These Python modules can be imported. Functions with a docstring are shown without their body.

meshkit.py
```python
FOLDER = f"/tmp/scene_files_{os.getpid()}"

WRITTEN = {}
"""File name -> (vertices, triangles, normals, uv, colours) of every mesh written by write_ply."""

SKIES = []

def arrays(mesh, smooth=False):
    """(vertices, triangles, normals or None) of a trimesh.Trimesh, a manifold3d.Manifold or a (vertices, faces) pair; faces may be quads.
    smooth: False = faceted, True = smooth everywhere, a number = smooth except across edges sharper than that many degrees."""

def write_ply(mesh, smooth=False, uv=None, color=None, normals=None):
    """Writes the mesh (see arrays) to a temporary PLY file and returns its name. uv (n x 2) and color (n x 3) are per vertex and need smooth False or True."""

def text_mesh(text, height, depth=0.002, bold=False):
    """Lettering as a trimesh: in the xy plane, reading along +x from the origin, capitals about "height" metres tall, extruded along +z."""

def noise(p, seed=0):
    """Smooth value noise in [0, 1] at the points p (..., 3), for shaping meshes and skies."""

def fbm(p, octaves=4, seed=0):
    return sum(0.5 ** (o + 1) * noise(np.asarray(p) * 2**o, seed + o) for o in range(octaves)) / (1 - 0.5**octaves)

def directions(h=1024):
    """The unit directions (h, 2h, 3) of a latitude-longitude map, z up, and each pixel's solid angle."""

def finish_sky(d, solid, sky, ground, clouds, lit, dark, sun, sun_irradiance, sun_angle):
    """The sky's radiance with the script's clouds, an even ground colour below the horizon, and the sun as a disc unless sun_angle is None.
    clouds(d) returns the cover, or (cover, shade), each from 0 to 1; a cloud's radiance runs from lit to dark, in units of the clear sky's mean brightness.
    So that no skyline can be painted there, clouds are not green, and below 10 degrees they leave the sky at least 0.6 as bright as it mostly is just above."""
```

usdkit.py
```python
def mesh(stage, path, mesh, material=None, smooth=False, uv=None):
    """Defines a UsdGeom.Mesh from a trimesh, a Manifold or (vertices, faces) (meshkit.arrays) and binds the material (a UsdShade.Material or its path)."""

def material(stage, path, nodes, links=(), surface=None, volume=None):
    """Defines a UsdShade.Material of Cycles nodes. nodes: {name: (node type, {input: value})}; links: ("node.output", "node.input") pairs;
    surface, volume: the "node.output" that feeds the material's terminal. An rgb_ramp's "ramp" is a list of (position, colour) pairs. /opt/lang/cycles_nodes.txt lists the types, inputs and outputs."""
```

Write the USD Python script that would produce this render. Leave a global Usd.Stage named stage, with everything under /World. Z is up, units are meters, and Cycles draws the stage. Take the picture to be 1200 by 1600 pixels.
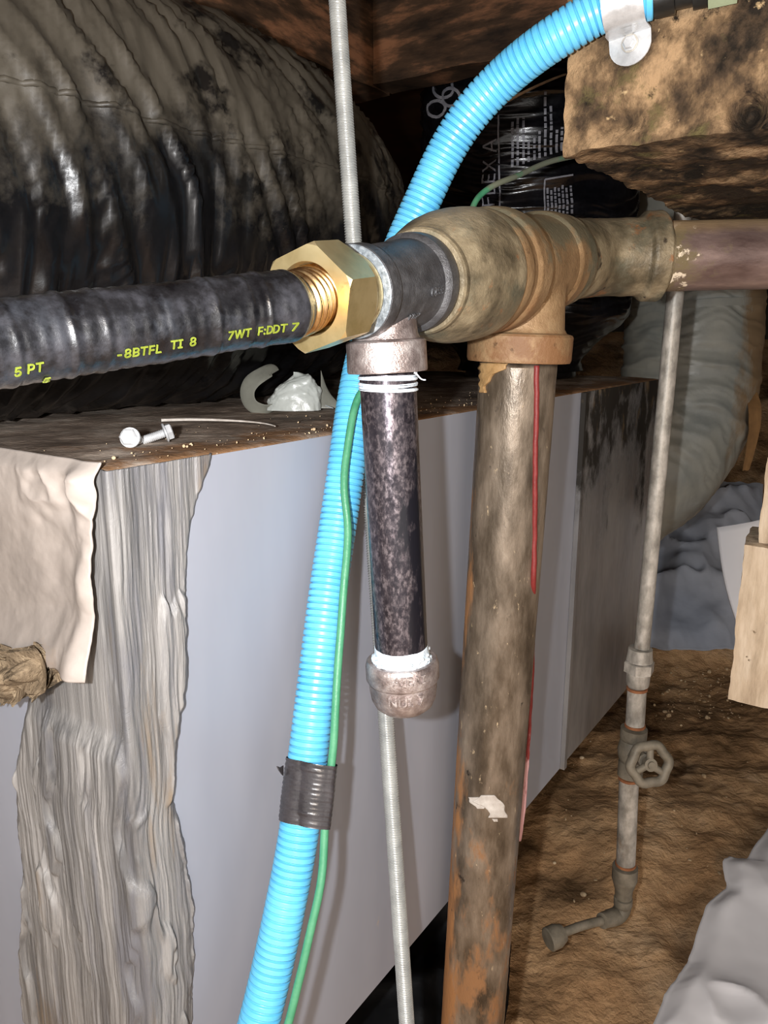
import math, numpy as np, trimesh, manifold3d, usdkit, meshkit
from pxr import Usd, UsdGeom, UsdLux, Gf, Sdf, UsdShade
from scipy.interpolate import CubicSpline
from scipy.spatial import ConvexHull

# ------------------------------------------------------------------ stage, camera, lights
stage = Usd.Stage.CreateInMemory()
UsdGeom.SetStageUpAxis(stage, 'Z'); UsdGeom.SetStageMetersPerUnit(stage, 1.0)
world = UsdGeom.Xform.Define(stage, '/World'); stage.SetDefaultPrim(world.GetPrim())
UsdGeom.Scope.Define(stage, '/World/Looks')
FPX, PITCH = 1202.0, math.radians(13.0)
CAM = np.array([0, 0, 1.0]); RT = np.array([1.0, 0, 0])
FW = np.array([0, math.cos(PITCH), -math.sin(PITCH)]); UP = np.array([0, math.sin(PITCH), math.cos(PITCH)])
cam = UsdGeom.Camera.Define(stage, '/World/camera')
mm = Gf.Matrix4d(*[float(v) for row in ([*RT, 0], [*UP, 0], [*(-FW), 0], [*CAM, 1]) for v in row])
cam.AddTransformOp().Set(mm)
cam.CreateHorizontalApertureAttr(36.0); cam.CreateVerticalApertureAttr(48.0)
cam.CreateFocalLengthAttr(36.0 * FPX / 1200.0); cam.CreateClippingRangeAttr(Gf.Vec2f(0.05, 50))
cam.CreateExposureAttr(0.0)
flash = UsdLux.SphereLight.Define(stage, '/World/phone_flash')          # the phone's own lamp, 3 cm left of its lens
flash.CreateRadiusAttr(0.006); flash.CreateIntensityAttr(14600.0); flash.CreateColorAttr(Gf.Vec3f(0.97, 0.98, 1.0))
flash.AddTranslateOp().Set(Gf.Vec3d(-0.050, -0.004, 1.006))
fill_light = UsdLux.SphereLight.Define(stage, '/World/warm_fill')             # unseen warm fill added behind the camera to lift the flash shadows
fill_light.CreateRadiusAttr(0.22); fill_light.CreateIntensityAttr(17.0); fill_light.CreateColorAttr(Gf.Vec3f(1.0, 0.78, 0.58))
fill_light.AddTranslateOp().Set(Gf.Vec3d(0.16, -1.0, 1.22))
dome = UsdLux.DomeLight.Define(stage, '/World/ambient_fill')          # faint ambient fill added to lift shadows and give metal something to reflect
dome.CreateIntensityAttr(0.5); dome.CreateColorAttr(Gf.Vec3f(0.9, 0.85, 0.8))

# ------------------------------------------------------------------ helpers
def at(x, y, Z): return CAM + Z * ((x - 600) / FPX * RT + FW - (y - 800) / FPX * UP)
def ray(x, y): return at(x, y, 1.0) - CAM
def onplane(x, y, p0, n):
    d = ray(x, y); return CAM + d * (np.dot(np.asarray(p0) - CAM, n) / np.dot(d, n))
def unit(v): v = np.asarray(v, float); return v / np.linalg.norm(v)
def lin(r, g, b): return tuple(((v / 255 + .055) / 1.055) ** 2.4 if v > 10 else v / 255 / 12.92 for v in (r, g, b))
def sm(x, a, b): t = np.clip((np.asarray(x, float) - a) / (b - a), 0, 1); return t * t * (3 - 2 * t)
used = {}
def numbered(parent, name):
    k = used.get((parent, name), 0); used[(parent, name)] = k + 1
    return f'{parent}/{name}' + (f'_{k:03d}' if k else '')
def settags(p, label=None, cat=None, group=None, kind=None):
    for k, v in (('label', label), ('category', cat), ('group', group), ('kind', kind)):
        if v: p.SetCustomDataByKey(k, v)
class Thing:
    def __init__(s, name, label, cat, base, group=None, kind=None):
        s.path = numbered('/World', name); s.base = np.asarray(base, float)
        x = UsdGeom.Xform.Define(stage, s.path); x.AddTranslateOp().Set(Gf.Vec3d(*map(float, s.base)))
        s.prim = x.GetPrim(); settags(s.prim, label, cat, group, kind)
    def part(s, name, mesh, m, smooth=35, label=None, under=None, kind=None):
        v, f = vf(mesh); p = numbered(under or s.path, name)
        g = usdkit.mesh(stage, p, (v - s.base, f), m, smooth=smooth); settags(g.GetPrim(), label, kind=kind)
        return p
def single(name, mesh, m, label, cat, smooth=35, group=None, kind=None):
    v, f = vf(mesh); base = np.array([v[:, 0].mean(), v[:, 1].mean(), v[:, 2].min()])
    p = numbered('/World', name); g = usdkit.mesh(stage, p, (v - base, f), m, smooth=smooth)
    g.AddTranslateOp().Set(Gf.Vec3d(*map(float, base))); settags(g.GetPrim(), label, cat, group, kind)
def vf(m):
    if hasattr(m, 'to_mesh'):
        q = m.to_mesh(); return np.array(q.vert_properties[:, :3], float), np.array(q.tri_verts, int)
    if isinstance(m, trimesh.Trimesh): return np.array(m.vertices), np.array(m.faces)
    return np.asarray(m[0], float), np.asarray(m[1], int)
def join(*ms):
    V, Fc, n = [], [], 0
    for m in ms:
        v, f = vf(m); V.append(v); Fc.append(f + n); n += len(v)
    return np.vstack(V), np.vstack(Fc)
def manifold(m):
    v, f = vf(m); return manifold3d.Manifold(manifold3d.Mesh(np.ascontiguousarray(v, np.float32), np.ascontiguousarray(f, np.uint32)))
def spline(pts, n):
    pts = np.asarray(pts, float); s = np.r_[0, np.cumsum(np.linalg.norm(np.diff(pts, axis=0), axis=1))]
    cs = CubicSpline(s, pts); d = cs(np.linspace(0, s[-1], 4000)); L = np.r_[0, np.cumsum(np.linalg.norm(np.diff(d, axis=0), axis=1))]
    q = np.linspace(0, L[-1], n); return np.stack([np.interp(q, L, d[:, k]) for k in range(3)], 1), q
def frames(path, ref):
    d = np.gradient(path, axis=0); d /= np.linalg.norm(d, axis=1, keepdims=True)
    a = np.cross(d, np.asarray(ref, float)); a /= np.linalg.norm(a, axis=1, keepdims=True)
    return d, a, np.cross(a, d)
def sweep(path, rad, seg=32, ref=(0, 0, 1), caps=True, fr=None):
    """tube round the path; rad: number, (n,) or (n, seg)."""
    path = np.asarray(path, float); n = len(path); d, a, b = fr or frames(path, ref)
    th = np.arange(seg) * 2 * math.pi / seg
    rad = np.asarray(rad, float); rad = np.broadcast_to(rad[:, None] if rad.ndim == 1 else rad, (n, seg))
    v = path[:, None] + rad[..., None] * (np.cos(th)[None, :, None] * a[:, None] + np.sin(th)[None, :, None] * b[:, None])
    i, j = np.meshgrid(np.arange(n - 1), np.arange(seg), indexing='ij'); k = (j + 1) % seg
    q = np.stack([i * seg + j, (i + 1) * seg + j, (i + 1) * seg + k, i * seg + k], -1).reshape(-1, 4)
    f = np.vstack([q[:, [0, 1, 2]], q[:, [0, 2, 3]]]); v = v.reshape(-1, 3)
    if caps:
        v = np.vstack([v, path[0], path[-1]]); j = np.arange(seg); k = (j + 1) % seg
        f = np.vstack([f, np.stack([np.full(seg, n * seg), j, k], 1), np.stack([np.full(seg, n * seg + 1), (n - 1) * seg + k, (n - 1) * seg + j], 1)])
    return v, f
def lathe(P, D, prof, seg=64, ref=None):
    D = unit(D); prof = np.asarray(prof, float); ref = ref if ref is not None else ((0, 0, 1) if abs(D[2]) < .9 else (0, 1, 0))
    a = unit(np.cross(D, ref)); b = np.cross(a, D); n = len(prof)
    return sweep(np.asarray(P) + prof[:, :1] * D, prof[:, 1], seg, fr=(np.tile(D, (n, 1)), np.tile(a, (n, 1)), np.tile(b, (n, 1))))
def grid(P, thick=None, nrm=None):
    """sheet from an (m, n, 3) grid of points; with thick it is a closed slab, nrm pointing outward."""
    m, n = P.shape[:2]; v = P.reshape(-1, 3)
    i, j = np.meshgrid(np.arange(m - 1), np.arange(n - 1), indexing='ij')
    q = np.stack([i * n + j, (i + 1) * n + j, (i + 1) * n + j + 1, i * n + j + 1], -1).reshape(-1, 4)
    f = np.vstack([q[:, [0, 1, 2]], q[:, [0, 2, 3]]])
    flip = False
    if nrm is not None:
        flip = np.dot(np.cross(v[f[:, 1]] - v[f[:, 0]], v[f[:, 2]] - v[f[:, 0]]).sum(0), nrm) < 0
        if flip: f = f[:, ::-1]
    if thick:
        nn = np.zeros_like(v); fn = np.cross(v[f[:, 1]] - v[f[:, 0]], v[f[:, 2]] - v[f[:, 0]])
        for c in range(3): np.add.at(nn, f[:, c], fn)
        nn /= np.linalg.norm(nn, axis=1, keepdims=True) + 1e-12
        w = v - nn * thick; N = len(v)
        edge = np.r_[np.arange(n), np.arange(1, m) * n + n - 1, (m - 1) * n + np.arange(n - 2, -1, -1), np.arange(m - 2, 0, -1) * n]
        e2 = np.roll(edge, -1); side = np.vstack([np.stack([edge, e2, edge + N], 1), np.stack([e2, e2 + N, edge + N], 1)])
        return np.vstack([v, w]), np.vstack([f, f[:, ::-1] + N, side[:, ::-1] if flip else side])
    return v, f
def box(o, ax, ay, az, sx, sy, sz):
    """box with one corner at o, edges along the unit vectors ax, ay, az (right-handed)."""
    m = trimesh.creation.box([sx, sy, sz]); m.apply_translation([sx / 2, sy / 2, sz / 2])
    return np.asarray(o) + m.vertices @ np.stack([ax, ay, az]), np.array(m.faces)
def fine(m, edge):
    v, f = vf(m); v, f = trimesh.remesh.subdivide_to_size(v, f, edge, max_iter=14); t = trimesh.Trimesh(v, f); t.merge_vertices(); return np.array(t.vertices), np.array(t.faces)
def rough(m, amp, scale, seed=0, octaves=4):
    v, f = vf(m); o = np.stack([meshkit.fbm(v * scale + 31.7 * k, octaves, seed + k) - .5 for k in range(3)], 1); return v + 2 * amp * o, f
def rbox(sx, sy, sz, r, n=8):
    c = [manifold3d.Manifold.sphere(r, 4 * n).translate([x, y, z]) for x in (r, sx - r) for y in (r, sy - r) for z in (r, sz - r)]
    return manifold3d.Manifold.batch_hull(c)
def wrap(text, h, depth, fn, bold=False, edge=None):
    m = meshkit.text_mesh(text, h, depth, bold); v, f = np.array(m.vertices), np.array(m.faces)
    if edge: v, f = trimesh.remesh.subdivide_to_size(v, f, edge, max_iter=12)
    v = v.copy(); v[:, 0] -= (v[:, 0].min() + v[:, 0].max()) / 2
    return fn(v), f

# ------------------------------------------------------------------ materials
def mat(name, stops, scale=30, stretch=(1, 1, 1), detail=8, rough=.5, rvar=.1, metal=0, bump=.3, bscale=80, bstretch=None, bdist=.002, spec=.5,
        patches=(), dust=None, rot=(0, 0, 0), trans=None, coat=0, rough_patch=None):
    """noise-ramped principled surface. patches: (colour, scale, lo, hi, stretch, gradient or None, roughness or None, metal or None); gradient = (vec, from, to)."""
    N = {'g': ('geometry', {}), 'map': ('mapping', {'scale': stretch, 'rotation': rot}), 'n': ('noise_texture', {'scale': scale, 'detail': detail, 'roughness': .62}),
         'r': ('rgb_ramp', {'ramp': stops}), 'p': ('principled_bsdf', {'roughness': rough, 'metallic': metal, 'specular_ior_level': spec, 'coat_weight': coat}),
         'bm': ('mapping', {'scale': bstretch or stretch, 'rotation': rot}), 'bn': ('noise_texture', {'scale': bscale, 'detail': 6, 'roughness': .6}), 'b': ('bump', {'strength': bump, 'distance': bdist}),
         'rn': ('map_range', {'from_min': .3, 'from_max': .7, 'to_min': rough - rvar, 'to_max': rough + rvar, 'clamp': True})}
    L = [('g.position', 'map.vector'), ('map.vector', 'n.vector'), ('n.fac', 'r.fac'), ('g.position', 'bm.vector'), ('bm.vector', 'bn.vector'), ('bn.fac', 'b.height'), ('b.normal', 'p.normal'), ('n.fac', 'rn.value')]
    col, ro, me = 'r.color', 'rn.result', None
    for i, (c, s, lo, hi, st, gr, pr, pm) in enumerate(patches):
        N[f'pm{i}'] = ('mapping', {'scale': st, 'location': (3.1 * i + 1, 1.7 * i, .9 * i)}); N[f'pn{i}'] = ('noise_texture', {'scale': s, 'detail': 8, 'roughness': .65})
        N[f'pr{i}'] = ('map_range', {'from_min': lo, 'from_max': hi, 'to_min': 0, 'to_max': 1, 'clamp': True})
        L += [('g.position', f'pm{i}.vector'), (f'pm{i}.vector', f'pn{i}.vector')]
        src = f'pn{i}.fac'
        if gr:
            N[f'pd{i}'] = ('vector_math', {'math_type': 'dot_product', 'vector2': tuple(gr[0])}); N[f'pg{i}'] = ('map_range', {'from_min': gr[1], 'from_max': gr[2], 'to_min': -.25, 'to_max': .25, 'clamp': True})
            N[f'pa{i}'] = ('math', {'math_type': 'add'}); L += [('g.position', f'pd{i}.vector1'), (f'pd{i}.value', f'pg{i}.value'), (src, f'pa{i}.value1'), (f'pg{i}.result', f'pa{i}.value2')]; src = f'pa{i}.value'
        L.append((src, f'pr{i}.value'))
        N[f'px{i}'] = ('mix', {'color2': c}); L += [(f'pr{i}.result', f'px{i}.fac'), (col, f'px{i}.color1')]; col = f'px{i}.color'
        if pr is not None:
            N[f'pq{i}'] = ('mix_float', {'b': pr}); L += [(f'pr{i}.result', f'pq{i}.fac'), (ro, f'pq{i}.a')]; ro = f'pq{i}.result'
        if pm is not None:
            N[f'pz{i}'] = ('mix_float', {'a': metal, 'b': pm}); L += [(f'pr{i}.result', f'pz{i}.fac')]
            if me: L.append((me, f'pz{i}.a'))
            me = f'pz{i}.result'
    if dust:                                                             # dust that has settled on what faces up
        c, lo, hi, dr = dust
        N['ds'] = ('separate_xyz', {}); N['dn'] = ('noise_texture', {'scale': 24, 'detail': 8}); N['da'] = ('math', {'math_type': 'multiply_add', 'value2': .5}); N['dm'] = ('map_range', {'from_min': lo, 'from_max': hi, 'to_min': 0, 'to_max': 1, 'clamp': True})
        N['dx'] = ('mix', {'color2': c}); N['dq'] = ('mix_float', {'b': dr})
        L += [('g.normal', 'ds.vector'), ('g.position', 'dn.vector'), ('dn.fac', 'da.value1'), ('ds.z', 'da.value3'), ('da.value', 'dm.value'), ('dm.result', 'dx.fac'), (col, 'dx.color1'), ('dm.result', 'dq.fac'), (ro, 'dq.a')]
        col, ro = 'dx.color', 'dq.result'
        if me or metal:
            N['dz'] = ('mix_float', {'a': metal, 'b': 0.0}); L.append(('dm.result', 'dz.fac'))
            if me: L.append((me, 'dz.a'))
            me = 'dz.result'
    L += [(col, 'p.base_color'), (ro, 'p.roughness')]
    if me: L.append((me, 'p.metallic'))
    surf = 'p.BSDF'
    if trans:
        N['t'] = ('translucent_bsdf', {'color': trans[0]}); N['tr'] = ('transparent_bsdf', {}); N['mc'] = ('mix_closure', {'fac': trans[1]}); N['mt'] = ('mix_closure', {'fac': trans[2]})
        L += [('p.BSDF', 'mc.closure1'), ('t.BSDF', 'mc.closure2'), ('mc.closure', 'mt.closure1'), ('tr.BSDF', 'mt.closure2')]; surf = 'mt.closure'
    return usdkit.material(stage, '/World/Looks/' + name, N, L, surface=surf)

TD, ND, ZD = np.array([.5650, .8251, 0]), np.array([.8251, -.5650, 0]), np.array([0, 0, 1.0])      # along the trunk duct, out of its front face, up
dirtc = [(.34, lin(124, 98, 70)), (.46, lin(188, 150, 110)), (.56, lin(212, 174, 132)), (.68, lin(226, 194, 156))]
m_dirt = mat('soil', dirtc, scale=5, rough=.95, bump=.9, bscale=55, bdist=.01, spec=.1, patches=[(lin(84, 64, 46), 2.2, .5, .64, (1, 1, 1), None, None, None), (lin(170, 145, 110), 60, .68, .74, (1, 1, 1), None, None, None)])
m_wooddark = mat('joist_wood', [(.36, lin(36, 27, 20)), (.5, lin(70, 52, 38)), (.62, lin(132, 92, 66))], scale=9, stretch=(1, 1, 4), rough=.8, bump=.5, bscale=40, spec=.2)
m_beam = mat('rotten_wood', [(.38, lin(30, 24, 17)), (.46, lin(68, 54, 40)), (.53, lin(106, 85, 62)), (.62, lin(156, 128, 96))], scale=26, stretch=(1.2, 1, .9), rot=(0, .6, 0), rough=.9, bump=1.0, bscale=110, bdist=.004, spec=.2,
             patches=[(lin(50, 40, 29), 16, .50, .62, (1, 1, 1), ((1, 0, 0), .06, .46), None, None), (lin(92, 82, 52), 30, .58, .68, (1, 1, 1), None, None, None), (lin(28, 21, 15), 62, .60, .67, (1, 1, 1), None, None, None), (lin(176, 150, 112), 90, .64, .72, (1, 1, 1), None, None, None)])
m_post = mat('post_wood', [(.36, lin(180, 160, 136)), (.5, lin(208, 188, 162)), (.64, lin(226, 208, 184))], scale=20, stretch=(3, 3, .5), rough=.85, bump=.5, bscale=120, spec=.2, patches=[(lin(110, 90, 66), 70, .64, .7, (1, 1, 1), None, None, None)])
m_sub = mat('subfloor', [(.3, lin(30, 20, 14)), (.7, lin(74, 48, 30))], scale=6, rough=.9, bump=.4, spec=.1)
m_wall = mat('block_wall', [(.3, lin(40, 38, 36)), (.7, lin(70, 66, 60))], scale=8, rough=.9, bump=.5, spec=.1)
m_casing = mat('painted_sheet_metal', [(.3, lin(143, 147, 158)), (.6, lin(154, 157, 167)), (.8, lin(162, 164, 173))], scale=7, stretch=(1, 1, .25), rough=.42, rvar=.06, bump=.06, bscale=14, bdist=.003, spec=.45,
               patches=[(lin(176, 160, 146), 30, .69, .73, (1, 1, .35), None, None, None), (lin(120, 84, 60), 150, .76, .79, (1, 1, 1), None, None, None)])
m_galvdark = mat('dull_galvanised_sheet', [(.3, lin(122, 122, 124)), (.7, lin(164, 162, 160))], scale=12, stretch=(1, 1, .3), rough=.28, rvar=.06, metal=.4, bump=.15, bscale=25, bdist=.002,
                 patches=[(lin(30, 26, 20), 15, .50, .66, (1, 1, .6), ((0, 0, 1), .56, .97), .7, 0.0), (lin(110, 92, 66), 34, .66, .80, (1, 1, .5), ((0, 0, 1), .66, 1.0), .8, 0.0)])
m_top = mat('dusty_duct_top', [(.36, lin(104, 90, 78)), (.5, lin(146, 130, 116)), (.64, lin(184, 170, 156))], scale=16, rough=.85, bump=.7, bscale=160, bdist=.002, spec=.2,
            patches=[(lin(138, 104, 74), 26, .50, .66, (1, 1, 1), (ND, -.48, -.33), None, None), (lin(196, 180, 160), 260, .66, .70, (1, 1, 1), None, None, None)])
m_mastic = mat('duct_mastic', [(.36, lin(88, 87, 87)), (.5, lin(117, 115, 113)), (.64, lin(144, 141, 138))], scale=75, stretch=(1, 1, .05), rough=.42, rvar=.1, bump=.7, bscale=330, bstretch=(1, 1, .06), bdist=.0014, spec=.5,
               patches=[(lin(100, 100, 104), 22, .52, .62, (1, 1, .12), None, None, None), (lin(116, 100, 80), 24, .58, .68, (1, 1, .1), None, None, None)])
m_tapesheet = mat('aged_foil_tape', [(.36, lin(136, 127, 120)), (.5, lin(152, 142, 134)), (.64, lin(164, 154, 146))], scale=9, rough=.5, rvar=.08, bump=.25, bscale=30, bdist=.003, spec=.4, patches=[(lin(150, 130, 112), 14, .58, .72, (1, 1, 1), ((0, 0, 1), .87, .75), None, None)])
m_lint = mat('dust_lint', [(.25, lin(66, 56, 44)), (.5, lin(120, 104, 84)), (.72, lin(176, 156, 128)), (.85, lin(214, 198, 170))], scale=60, rough=.95, bump=1, bscale=260, bdist=.003, spec=.1)
m_blackduct = mat('black_duct_jacket', [(.3, lin(9, 9, 10)), (.7, lin(18, 18, 20))], scale=20, rough=.27, rvar=.08, bump=.2, bscale=60, bdist=.002, spec=.5,
                  patches=[(lin(68, 63, 54), 14, .40, .62, (1, 1, 1), ((0, 0, 1), 1.05, 1.20), .6, None), (lin(20, 19, 18), 22, .54, .64, (1, 1, 1), None, .3, None), (lin(108, 96, 78), 300, .72, .75, (1, 1, 1), None, .8, None)])
m_blackduct2 = mat('printed_duct_jacket', [(.3, lin(10, 10, 12)), (.7, lin(22, 22, 26))], scale=20, rough=.22, rvar=.06, bump=.2, bscale=30, bstretch=(1, 1, 3), bdist=.004, spec=.6)
m_print = mat('white_print', [(.3, lin(112, 112, 120)), (.7, lin(146, 146, 152))], scale=60, rough=.5, bump=0)
m_greyduct = mat('grey_duct_jacket', [(.3, lin(130, 134, 130)), (.7, lin(172, 170, 158))], scale=8, rough=.4, bump=.3, bscale=20, bdist=.004, patches=[(lin(134, 112, 84), 9, .48, .62, (1, 1, .5), ((1, 0, 0), .62, .80), .8, None)])
m_blue = mat('blue_conduit_plastic', [(.3, lin(86, 176, 220)), (.7, lin(106, 192, 232))], scale=30, rough=.36, rvar=.05, bump=.05, spec=.5)
m_green = mat('green_wire_jacket', [(.3, lin(60, 132, 96)), (.7, lin(84, 150, 112))], scale=60, rough=.45, bump=.2, bscale=300, patches=[(lin(124, 128, 108), 30, .55, .68, (1, 1, 1), ((0, 1, 0), .60, .76), .8, None)])
m_vinyl = mat('black_vinyl_tape', [(.3, lin(36, 34, 36)), (.7, lin(64, 60, 62))], scale=60, rough=.3, bump=.25, bscale=120, spec=.6)
m_jacket = mat('black_gas_hose_jacket', [(.36, lin(14, 14, 16)), (.5, lin(27, 27, 29)), (.64, lin(50, 50, 54))], scale=60, rough=.28, rvar=.1, bump=.3, bscale=260, bdist=.001, spec=.7, patches=[(lin(48, 50, 55), 46, .54, .72, (1, 1, 1), None, .45, None)])
m_yellow = mat('yellow_print', [(.3, lin(96, 106, 32)), (.7, lin(130, 140, 48))], scale=200, rough=.5, bump=0)
m_brass = mat('brass', [(.3, lin(232, 206, 142)), (.7, lin(244, 224, 172))], scale=40, rough=.36, rvar=.06, metal=.9, bump=.05, bscale=200, patches=[(lin(150, 112, 50), 60, .62, .76, (1, 1, 1), None, .4, None)])
m_csst = mat('bare_corrugated_tube', [(.3, lin(214, 172, 118)), (.7, lin(236, 206, 156))], scale=60, rough=.25, metal=1, bump=.05)
m_black = mat('black_malleable_iron', [(.3, lin(58, 58, 60)), (.5, lin(78, 78, 80)), (.7, lin(104, 104, 106))], scale=90, rough=.42, rvar=.08, metal=.35, bump=.55, bscale=700, bdist=.0009, spec=.6)
m_iron = mat('bare_malleable_iron', [(.36, lin(136, 122, 118)), (.5, lin(172, 158, 154)), (.64, lin(204, 194, 190))], scale=80, rough=.34, rvar=.08, metal=.7, bump=.5, bscale=600, bdist=.001)
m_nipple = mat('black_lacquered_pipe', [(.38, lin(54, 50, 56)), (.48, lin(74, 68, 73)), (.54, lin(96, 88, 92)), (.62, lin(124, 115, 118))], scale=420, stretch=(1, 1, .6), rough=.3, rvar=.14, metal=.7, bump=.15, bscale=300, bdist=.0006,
               patches=[(lin(44, 40, 46), 150, .46, .66, (1, 1, .5), None, .22, .4), (lin(122, 112, 116), 190, .56, .70, (1, 1, .5), None, .36, .7), (lin(30, 29, 35), 60, .52, .62, (1, 1, .3), ((.9, .43, 0), .18, .235), .25, .3)])  # pale speckle patch stands in for the broken flash highlight
m_dope = mat('white_sealant', [(.3, lin(190, 206, 218)), (.7, lin(236, 242, 246))], scale=300, rough=.6, bump=.8, bscale=400, bdist=.001)
m_rod = mat('zinc_rod', [(.3, lin(172, 174, 172)), (.7, lin(208, 210, 206))], scale=60, rough=.3, rvar=.06, metal=.5, bump=.05)
m_zinc = mat('zinc_steel', [(.3, lin(186, 188, 190)), (.7, lin(226, 228, 230))], scale=60, rough=.34, metal=.45, bump=.2, bscale=400, bdist=.0006)
m_glint = mat('letter_glint_iron', [(.4, lin(138, 126, 122)), (.5, lin(168, 156, 152)), (.6, lin(196, 186, 182))], scale=300, rough=.36, metal=.6, bump=.5, bscale=600, bdist=.001)  # paler version of the cap iron, painting glints onto the letters
m_face = mat('bare_socket_face_lit', [(.36, lin(104, 112, 118)), (.5, lin(136, 144, 150)), (.64, lin(168, 174, 178))], scale=240, rough=.5, metal=.4, bump=.5, bscale=500, bdist=.0008)  # bare metal, its colour lightened to carry the flash glare
m_old = mat('old_oily_iron', [(.36, lin(82, 74, 58)), (.46, lin(118, 106, 84)), (.54, lin(144, 130, 104)), (.64, lin(170, 156, 128))], scale=24, rough=.5, rvar=.12, metal=.25, bump=.55, bscale=240, bdist=.0015, spec=.5,
            patches=[(lin(102, 99, 82), 22, .50, .64, (1, 1, 1), None, .45, None), (lin(150, 92, 44), 30, .58, .68, (1, 1, 1), None, .8, 0.0), (lin(58, 48, 38), 55, .62, .70, (1, 1, 1), None, None, None)], dust=(lin(160, 142, 112), .95, 1.35, .9))
m_rusttee = mat('rusty_iron', [(.25, lin(112, 88, 60)), (.5, lin(152, 122, 88)), (.75, lin(182, 154, 116))], scale=26, rough=.5, rvar=.12, metal=.25, bump=.55, bscale=240, bdist=.0015,
                patches=[(lin(128, 92, 60), 26, .54, .68, (1, 1, 1), ((0, 0, 1), 1.10, .96), .6, 0.0), (lin(124, 116, 94), 26, .54, .64, (1, 1, 1), ((0, 0, 1), 1.0, 1.1), .5, None), (lin(92, 66, 42), 60, .62, .70, (1, 1, 1), None, .7, None)], dust=(lin(170, 142, 104), 1.0, 1.4, .9))
m_riser = mat('rusty_steel_pipe', [(.25, lin(62, 52, 42)), (.42, lin(100, 88, 74)), (.6, lin(138, 124, 108)), (.78, lin(172, 158, 140))], scale=48, stretch=(1, 1, .3), rough=.36, rvar=.1, metal=.4, bump=.45, bscale=240, bdist=.0012,
              patches=[(lin(52, 42, 33), 34, .52, .62, (1, 1, .5), ((.80, .52, 0), .42, .49), .5, .2), (lin(188, 166, 132), 150, .64, .72, (1, 1, .5), None, .9, 0.0), (lin(140, 100, 64), 44, .62, .74, (1, 1, .4), ((0, 0, 1), 1.0, .2), .85, 0.0), (lin(162, 114, 70), 34, .50, .62, (1, 1, .25), ((-.80, .52, 0), .262, .300), .9, 0.0), (lin(40, 32, 25), 80, .64, .72, (1, 1, .6), None, .6, .2)])
m_hpipe = mat('mauve_steel_pipe', [(.3, lin(88, 70, 66)), (.55, lin(124, 104, 98)), (.75, lin(156, 134, 124))], scale=40, stretch=(.35, 1, 1), rough=.42, rvar=.1, metal=.3, bump=.4, bscale=240, bdist=.0012,
              patches=[(lin(112, 98, 70), 30, .52, .66, (1, 1, 1), ((1, 0, 0), .37, .26), .8, 0.0), (lin(222, 206, 182), 60, .66, .70, (1, 1, 1), ((1, 0, 0), .36, .26), .8, 0.0)], dust=(lin(178, 148, 108), .75, 1.2, .95))
m_galv = mat('galvanised_pipe', [(.36, lin(146, 142, 134)), (.5, lin(178, 173, 164)), (.64, lin(206, 201, 192))], scale=60, stretch=(1, 1, .6), rough=.5, metal=.3, bump=.4, bscale=260, bdist=.001, patches=[(lin(124, 100, 74), 24, .60, .72, (1, 1, .5), None, .8, 0)])
m_valve = mat('grey_valve_metal', [(.3, lin(104, 98, 86)), (.7, lin(148, 140, 124))], scale=50, rough=.6, metal=.2, bump=.4, bscale=260, bdist=.001)
m_rustring = mat('rust_ring', [(.3, lin(124, 74, 44)), (.7, lin(160, 108, 72))], scale=90, rough=.85, bump=.5, bscale=300, bdist=.001)
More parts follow.
